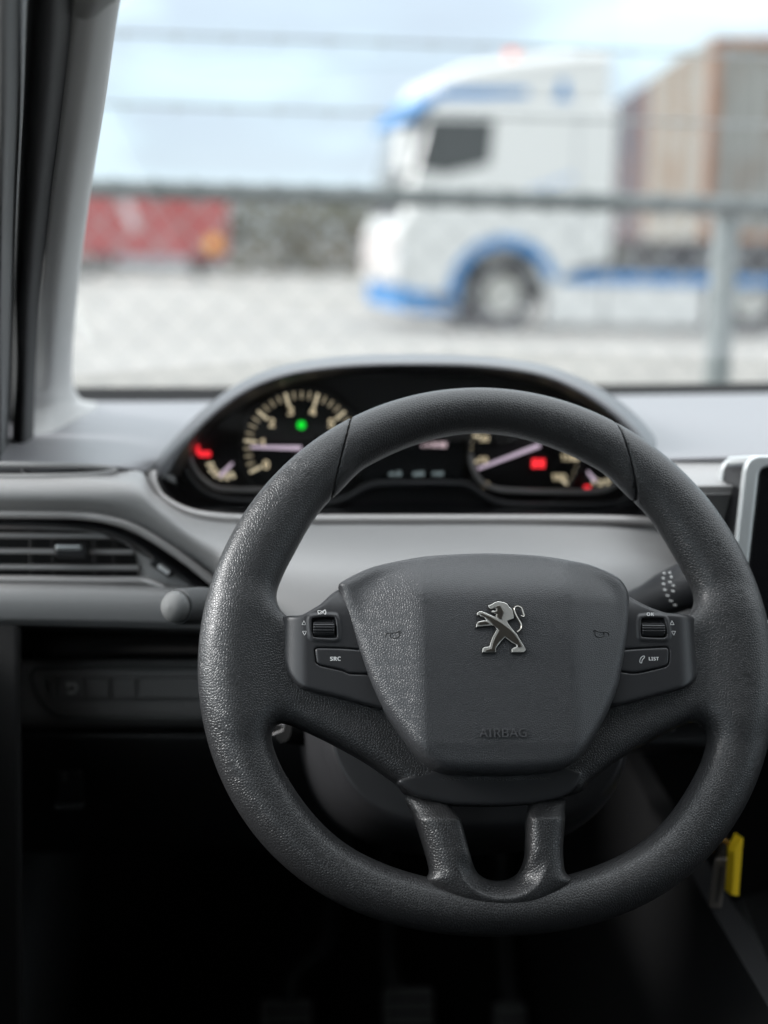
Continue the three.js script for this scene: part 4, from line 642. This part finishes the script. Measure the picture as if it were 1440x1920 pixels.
{ // lorry, seen from its near side, cab to the left
  const g0 = groundAt(942, 622), T = thing('lorry', 'white and blue tractor lorry with tall roof fairing standing beyond the fence', 'lorry', g0);
  T.rotation.y = 6 * Math.PI / 180; T.updateMatrixWorld(true);
  // own frame: x rearwards from the front axle, y up, z towards the car (near side at 0, far side at -2.5)
  const ex = (pts, z1, z0, bev = 0.05, seg = 3) => new THREE.ExtrudeGeometry(shapeOf(pts), { depth: z1 - z0 - 2 * bev, bevelEnabled: bev > 0, bevelSize: bev, bevelThickness: bev, bevelOffset: -bev, bevelSegments: seg, curveSegments: 12 }).translate(0, 0, z0 + bev);
  const P = (n, g, m, par = T) => part(n, g, m, par, false);
  const arch = (r, a0, a1, n = 14) => { const o = []; for (let i = 0; i <= n; i++) { const a = lerp(a0, a1, i / n) * Math.PI / 180; o.push([Math.cos(a) * r, 0.5 + Math.sin(a) * r]); } return o; };
  const cab = P('cab_body', ex([[-1.36, 0.50], [-0.62, 0.42], ...arch(0.66, 186, 0).filter((p) => p[1] > 0.45), [1.0, 0.85], [1.50, 0.95], [1.53, 1.2], [1.53, 3.02], [1.46, 3.08], [-0.98, 3.05], [-1.10, 2.96], [-1.34, 1.95], [-1.40, 1.5]], 0, -2.5, 0.09, 4), white);
  P('roof_fairing', ex([[-1.02, 3.04], [-1.06, 3.16], [-0.96, 3.36], [-0.60, 3.52], [0.10, 3.66], [1.0, 3.79], [1.40, 3.82], [1.45, 3.74], [1.45, 3.04]], -0.12, -2.38, 0.14, 5), white, cab);
  P('roof_stripe', ex([[-1.00, 3.07], [-0.94, 3.20], [0.24, 3.24], [0.28, 3.16], [-0.4, 3.10]], -0.095, -0.125, 0.004), blue, cab);
  P('roof_logo', [ex([[0.64, 3.12], [0.86, 3.12], [0.86, 3.18], [0.64, 3.18]], -0.095, -0.125, 0.003), ex([[0.69, 3.16], [0.82, 3.16], [0.80, 3.38], [0.70, 3.38]], -0.098, -0.128, 0.003)], blue, cab);
  P('sun_visor', ex([[-1.42, 2.78], [-1.36, 2.74], [-0.98, 3.06], [-1.02, 3.18], [-1.20, 3.08]], -0.02, -2.48, 0.03), blue, cab);
  P('side_window', ex([[-1.27, 2.14], [-1.10, 2.80], [-0.22, 2.82], [-0.26, 2.24], [-0.86, 2.08]], 0.012, -0.02, 0.008), darkGlass, cab);
  P('windscreen', ex([[-1.40, 2.02], [-1.16, 2.86], [-1.12, 2.86], [-1.36, 2.02]], -0.16, -2.34, 0.012), darkGlass, cab);
  const dr = P('door', ex([[-1.16, 1.0], [-0.50, 1.25], [-0.14, 1.25], [-0.10, 2.14], [-0.9, 2.02], [-1.18, 2.08]], 0.014, -0.02, 0.008), white, cab);
  P('door_handle', ex([[-0.30, 1.84], [-0.16, 1.84], [-0.16, 1.89], [-0.30, 1.89]], 0.035, 0.012, 0.006), frameM, dr);
  P('side_script', [0, 1, 2, 3].map((i) => ex([[0.30 + i * 0.16, 1.86 + i * 0.06], [0.40 + i * 0.16, 1.88 + i * 0.06], [0.44 + i * 0.16, 1.95 + i * 0.06], [0.34 + i * 0.16, 1.94 + i * 0.06]], 0.008, -0.004, 0.002)), mat(0.25, 0.38, 0.62, 0.4), cab);
  P('side_fairing_gap', ex([[0.94, 1.0], [0.97, 1.0], [0.97, 3.0], [0.94, 3.0]], 0.004, -0.02, 0.001), mat(0.35, 0.36, 0.38, 0.6), cab);
  P('wheel_arch', ex([...arch(0.80, 190, 18, 18), ...arch(0.64, 190, 18, 18).reverse()], 0.02, -0.5, 0.02), blue, cab);
  P('arch_liner', new THREE.CylinderGeometry(0.645, 0.645, 0.5, 36, 1, true, Math.PI, Math.PI).rotateX(Math.PI / 2).translate(0, 0.5, -0.27), frameM, cab);
  P('front_skirt', ex([[-1.46, 0.28], [-1.44, 0.62], [-1.34, 0.56], [-0.66, 0.50], [-0.64, 0.24], [-1.2, 0.22]], 0.015, -2.5, 0.05), blue, cab);
  P('bumper', ex([[-1.54, 0.62], [-1.52, 1.3], [-1.42, 1.5], [-1.36, 1.5], [-1.36, 0.60]], -0.03, -2.47, 0.05), white, cab);
  P('grille', ex([[-1.44, 1.52], [-1.42, 1.96], [-1.37, 1.96], [-1.38, 1.52]], -0.4, -2.1, 0.012), frameM, cab);
  P('headlamp', ex([[-1.50, 0.86], [-1.49, 1.10], [-1.42, 1.10], [-1.43, 0.86]], 0.0, -0.34, 0.02), mat(0.7, 0.72, 0.74, 0.1), cab);
  P('step', ex([[-1.0, 0.36], [-0.68, 0.36], [-0.68, 0.46], [-1.0, 0.48]], 0.03, -0.05, 0.01), frameM, cab);
  const mir = P('mirror_arm', [rod(V(-1.22, 2.66, -0.02), V(-1.46, 2.56, 0.26), 0.022, 0.022, 8), rod(V(-1.28, 2.06, -0.02), V(-1.46, 2.10, 0.26), 0.022, 0.022, 8)], frameM, cab);
  P('mirror', new RoundedBoxGeometry(0.13, 0.56, 0.26, 4, 0.05).rotateY(0.3).translate(-1.50, 2.36, 0.26), white, cab);
  P('mirror_glass', new RoundedBoxGeometry(0.012, 0.48, 0.2, 3, 0.005).rotateY(0.3).translate(-1.43, 2.36, 0.25), mat(0.5, 0.55, 0.6, 0.05, { metalness: 0.8 }), cab);
  P('beacon', new THREE.CylinderGeometry(0.07, 0.09, 0.14, 20).translate(0.16, 3.74, -0.6), mat(0.75, 0.16, 0.06, 0.25), cab);
  roadWheel(T, 0, 0.5, -0.2, 0.32); roadWheel(T, 0, 0.5, -2.3, 0.32); roadWheel(T, 3.62, 0.5, -0.32, 0.56); roadWheel(T, 3.62, 0.5, -2.18, 0.56);
  P('chassis', [box(-1.2, 4.6, 0.72, 0.98, -0.86, -0.78), box(-1.2, 4.6, 0.72, 0.98, -1.72, -1.64), box(1.2, 1.32, 0.72, 0.95, -1.7, -0.8), box(3.0, 3.12, 0.72, 0.95, -1.7, -0.8), rod(V(3.62, 0.5, -0.2), V(3.62, 0.5, -2.3), 0.09), rod(V(0, 0.5, -0.2), V(0, 0.5, -2.3), 0.07)], frameM);
  const sk = P('side_skirt', ex([[0.58, 0.62], [0.40, 0.98], [0.62, 0.92], [0.86, 0.66], [2.9, 0.66], [2.9, 0.10], [0.62, 0.10], [0.66, 0.34]], 0.0, -0.35, 0.03), white);
  P('skirt_joint', ex([[1.42, 0.12], [1.45, 0.12], [1.45, 0.64], [1.42, 0.64]], 0.004, -0.02, 0.001), frameM, sk);
  P('skirt_stripe', ex([[0.86, 0.67], [0.78, 0.76], [1.2, 0.82], [4.6, 0.82], [4.6, 0.67]], 0.01, -0.35, 0.02), blue, sk);
  P('rear_mudguard', ex([...arch(0.68, 176, 4, 14).map(([x, y]) => [x + 3.62, y]), ...arch(0.62, 176, 4, 14).map(([x, y]) => [x + 3.62, y]).reverse()], 0.0, -0.62, 0.01), frameM);
  P('fifth_wheel', [new THREE.CylinderGeometry(0.48, 0.48, 0.08, 28).translate(3.2, 1.06, -1.25), box(2.9, 3.5, 0.98, 1.03, -1.6, -0.9)], frameM);
  P('fuel_tank', new RoundedBoxGeometry(1.5, 0.55, 0.5, 4, 0.14).translate(1.9, 0.55, -2.2), steelM);
}
function container(name, label, P0, dir, len, y0, h, w, sideM, postM, group) { // P0: near corner at the ground; dir: unit vector along its length; the end face looks back along -dir
  const G = thing(name, label, 'container', V(P0.x, y0, P0.z), group); G.rotation.y = Math.atan2(-dir.z, dir.x); G.updateMatrixWorld(true);
  // own frame: x along the length, y up, z across from the surveyed side (z = 0) to the far side
  const corr = (L, H, pitch, dep) => { const p = [], n = Math.round(L / pitch); for (let i = 0; i < n; i++) { const x = i * L / n, s = L / n; p.push([x, 0], [x + s * 0.30, 0], [x + s * 0.42, dep], [x + s * 0.72, dep], [x + s * 0.84, 0]); } p.push([L, 0]); const back = p.slice().reverse().map(([x, y]) => [x, y - 0.003]); return new THREE.ExtrudeGeometry(shapeOf([...p, ...back]), { depth: H, bevelEnabled: false }).rotateX(-Math.PI / 2); };
  const P = (n, g, m) => part(n, g, m, G, false);
  const uvm = (g) => { const p = g.attributes.position, u = g.attributes.uv; for (let i = 0; i < p.count; i++) u.setXY(i, (p.getX(i) + p.getZ(i)) / 3, p.getY(i) / 3); return g; };
  const s = w > 0 ? 1 : -1, W2 = Math.abs(w);
  P('side_sheet', uvm(corr(len - 0.2, h - 0.2, 0.28, 0.036).translate(0.1, 0.1, s > 0 ? 0.05 : -0.02)), sideM);
  P('side_sheet', uvm(corr(len - 0.2, h - 0.2, 0.28, 0.036).translate(0.1, 0.1, s * (W2 - 0.04))), sideM);
  P('end_sheet', uvm(corr(W2 - 0.2, h - 0.2, 0.24, 0.036).rotateY(-s * Math.PI / 2).translate(0.06, 0.1, s * 0.1)), sideM);
  P('end_sheet', uvm(corr(W2 - 0.2, h - 0.2, 0.24, 0.036).rotateY(-s * Math.PI / 2).translate(len - 0.06, 0.1, s * 0.1)), sideM);
  P('roof_sheet', box(0.05, len - 0.05, h - 0.06, h - 0.03, Math.min(0.05 * s, s * (W2 - 0.05)), Math.max(0.05 * s, s * (W2 - 0.05))), sideM);
  P('floor_sheet', box(0.05, len - 0.05, 0.06, 0.12, Math.min(0.05 * s, s * (W2 - 0.05)), Math.max(0.05 * s, s * (W2 - 0.05))), postM);
  for (const x of [0, len - 0.15]) for (const z of [0, s * (W2 - 0.15)]) P('corner_post', uvm(box(x, x + 0.15, 0, h, Math.min(z, z + s * 0.15), Math.max(z, z + s * 0.15), 0.01)), postM);
  for (const y of [0, h - 0.12]) { for (const z of [0.01, W2 - 0.11]) P('rail', uvm(box(0.15, len - 0.15, y, y + 0.12, Math.min(s * z, s * (z + 0.1)), Math.max(s * z, s * (z + 0.1)))), sideM); for (const x of [0.01, len - 0.11]) P('rail', uvm(box(x, x + 0.1, y, y + 0.12, Math.min(s * 0.15, s * (W2 - 0.15)), Math.max(s * 0.15, s * (W2 - 0.15)))), postM); }
  return G;
}
{
  const rusty = (base, rustC, amount, sd) => { const t = dataTex(512, (u, v) => { const a = fbm(u * 14 + sd, v * 3.2, sd, 5), b = fbm(u * 40, v * 40 + sd, 2.1, 3), k = sstep(0.5 - amount * 0.16, 0.66 - amount * 0.1, a) * (0.55 + 0.6 * b); return base.map((c, n) => Math.pow(clamp(lerp(c, rustC[n], clamp(k)) * (0.9 + 0.2 * b)), 1 / 2.2)); }, true); t.wrapS = t.wrapT = THREE.MirroredRepeatWrapping; return mat(1, 1, 1, 0.75, { map: t }); };
  const tan = rusty([0.24, 0.24, 0.215], [0.17, 0.115, 0.07], 0.4, 1.7), post = rusty([0.38, 0.17, 0.06], [0.22, 0.09, 0.04], 0.7, 4.1), dark = rusty([0.045, 0.055, 0.075], [0.14, 0.07, 0.05], 0.4, 7.7), darkP = rusty([0.035, 0.042, 0.06], [0.16, 0.06, 0.04], 0.5, 9.2);
  const d1 = 23.4, A = U(1316, 400, d1), top = U(1316, 66, d1).y, B = U(1204, 400, d1 * 1.26), dir = V(B.x - A.x, 0, B.z - A.z).normalize(), y0 = 1.32, h = top - y0;
  container('shipping_container', 'rusty grey shipping container with orange-brown corner post, right of the lorry cab', A, dir, 6.06, y0, h, 2.44, tan, post);
  const A2 = A.clone().addScaledVector(dir, 6.25);
  container('shipping_container', 'dark blue-grey shipping container end showing between lorry cab and rusty container', A2, dir, 6.06, y0, h - 0.05, 2.44, dark, darkP);
  const G = thing('container_trailer', 'dark skeletal trailer under the rusty container, behind the lorry', 'trailer', V(A.x, 0, A.z)); G.rotation.y = Math.atan2(-dir.z, dir.x); G.updateMatrixWorld(true);
  part('frame', [box(-0.1, 12.4, 0.98, 1.30, 0.6, 0.75), box(-0.1, 12.4, 0.98, 1.30, 1.7, 1.85), ...[0, 3, 6, 9, 12].map((x) => box(x, x + 0.15, 1.05, 1.31, 0.02, 2.42))], frameM, G, false);
  for (const x of [1.2, 2.5, 3.8]) for (const z of [0.22, 2.2]) roadWheel(G, x, 0.5, z, 0.36, frameM);
  part('landing_legs', [box(9.4, 9.55, 0.0, 1.0, 0.5, 0.62), box(9.4, 9.55, 0.0, 1.0, 1.82, 1.94)], frameM, G, false);
}
{ // red trailer far to the left, hedge behind
  const d = 43, a = U(424, 400, d), tp = U(300, 366, d).y, bt = U(300, 482, d).y, R = thing('red_trailer', 'red box trailer with round orange reflector, parked far off to the left', 'trailer', V(a.x, 0, a.z));
  const red = mat(0.36, 0.065, 0.06, 0.5), P = (n, g, m, par = R) => part(n, g, m, par, false);
  const bodyT = P('body', new RoundedBoxGeometry(9, tp - bt, 2.4, 3, 0.05).translate(-4.5, (tp + bt) / 2, -1.2), red);
  for (let i = 1; i < 9; i++) P('side_rib', box(-i - 0.03, -i + 0.03, bt + 0.05, tp - 0.05, 0.0, 0.03), red, bodyT);
  P('panel_mark', slab([[-2.9, tp - 0.15], [-2.6, tp - 0.15], [-2.35, tp - 0.95], [-2.6, tp - 0.95]], 0.01, 0.004), mat(0.6, 0.5, 0.5, 0.5), bodyT);
  P('reflector', new THREE.CylinderGeometry(0.21, 0.21, 0.04, 28).rotateX(Math.PI / 2).translate(-0.36, U(400, 457, d).y, 0.02), mat(0.85, 0.42, 0.05, 0.35), bodyT);
  P('underframe', [box(-8.8, -0.2, bt - 0.22, bt - 0.003, -0.7, -0.5), box(-8.8, -0.2, bt - 0.22, bt - 0.003, -1.9, -1.7)], frameM);
  P('side_guard', box(-3.0, -1.0, 0.35, 0.62, -0.12, -0.08), mat(0.4, 0.42, 0.46, 0.5));
  for (const x of [-3.9, -5.2]) { roadWheel(R, x, 0.45, -0.25, 0.3); roadWheel(R, x, 0.45, -2.15, 0.3); }
  P('support_legs', [box(-0.9, -0.75, 0, bt - 0.1, -0.7, -0.55), box(-0.9, -0.75, 0, bt - 0.1, -1.85, -1.7)], frameM);
  // hedge: thousands of leaf clumps over a band of stems
  const hd = 52, n = 12000, leaf = new THREE.IcosahedronGeometry(1, 0).scale(1, 0.55, 1); const I = new THREE.InstancedMesh(leaf, mat(1, 1, 1, 0.9), n), m = new THREE.Matrix4(), q = new THREE.Quaternion(), e = new THREE.Euler(), col = new THREE.Color();
  for (let i = 0; i < n; i++) { const x = -26 + rnd() * 44, hgt = 2.1 + 0.5 * vnoise(x * 0.5, 3, 1) + 0.3 * vnoise(x * 2, 9, 1), y = rnd() * hgt, s = 0.06 + 0.10 * rnd(); m.compose(V(x, y, -hd - rnd() * 2.2), q.setFromEuler(e.set(rnd() * 3, rnd() * 6, rnd() * 3)), V(s, s, s)); I.setMatrixAt(i, m);
    const k = 1.0 + 0.6 * rnd(), br = fbm(x * 0.35, y * 0.9, 5, 3); I.setColorAt(i, col.setRGB(lerp(0.085, 0.15, br) * k, lerp(0.095, 0.118, br) * k, lerp(0.06, 0.072, br) * k)); }
  I.name = 'hedge'; I.castShadow = I.receiveShadow = true; tag(I, 'scrubby brown-green hedge along the far side of the yard', 'hedge', null, 'stuff');
}

renderer.render(scene, camera);
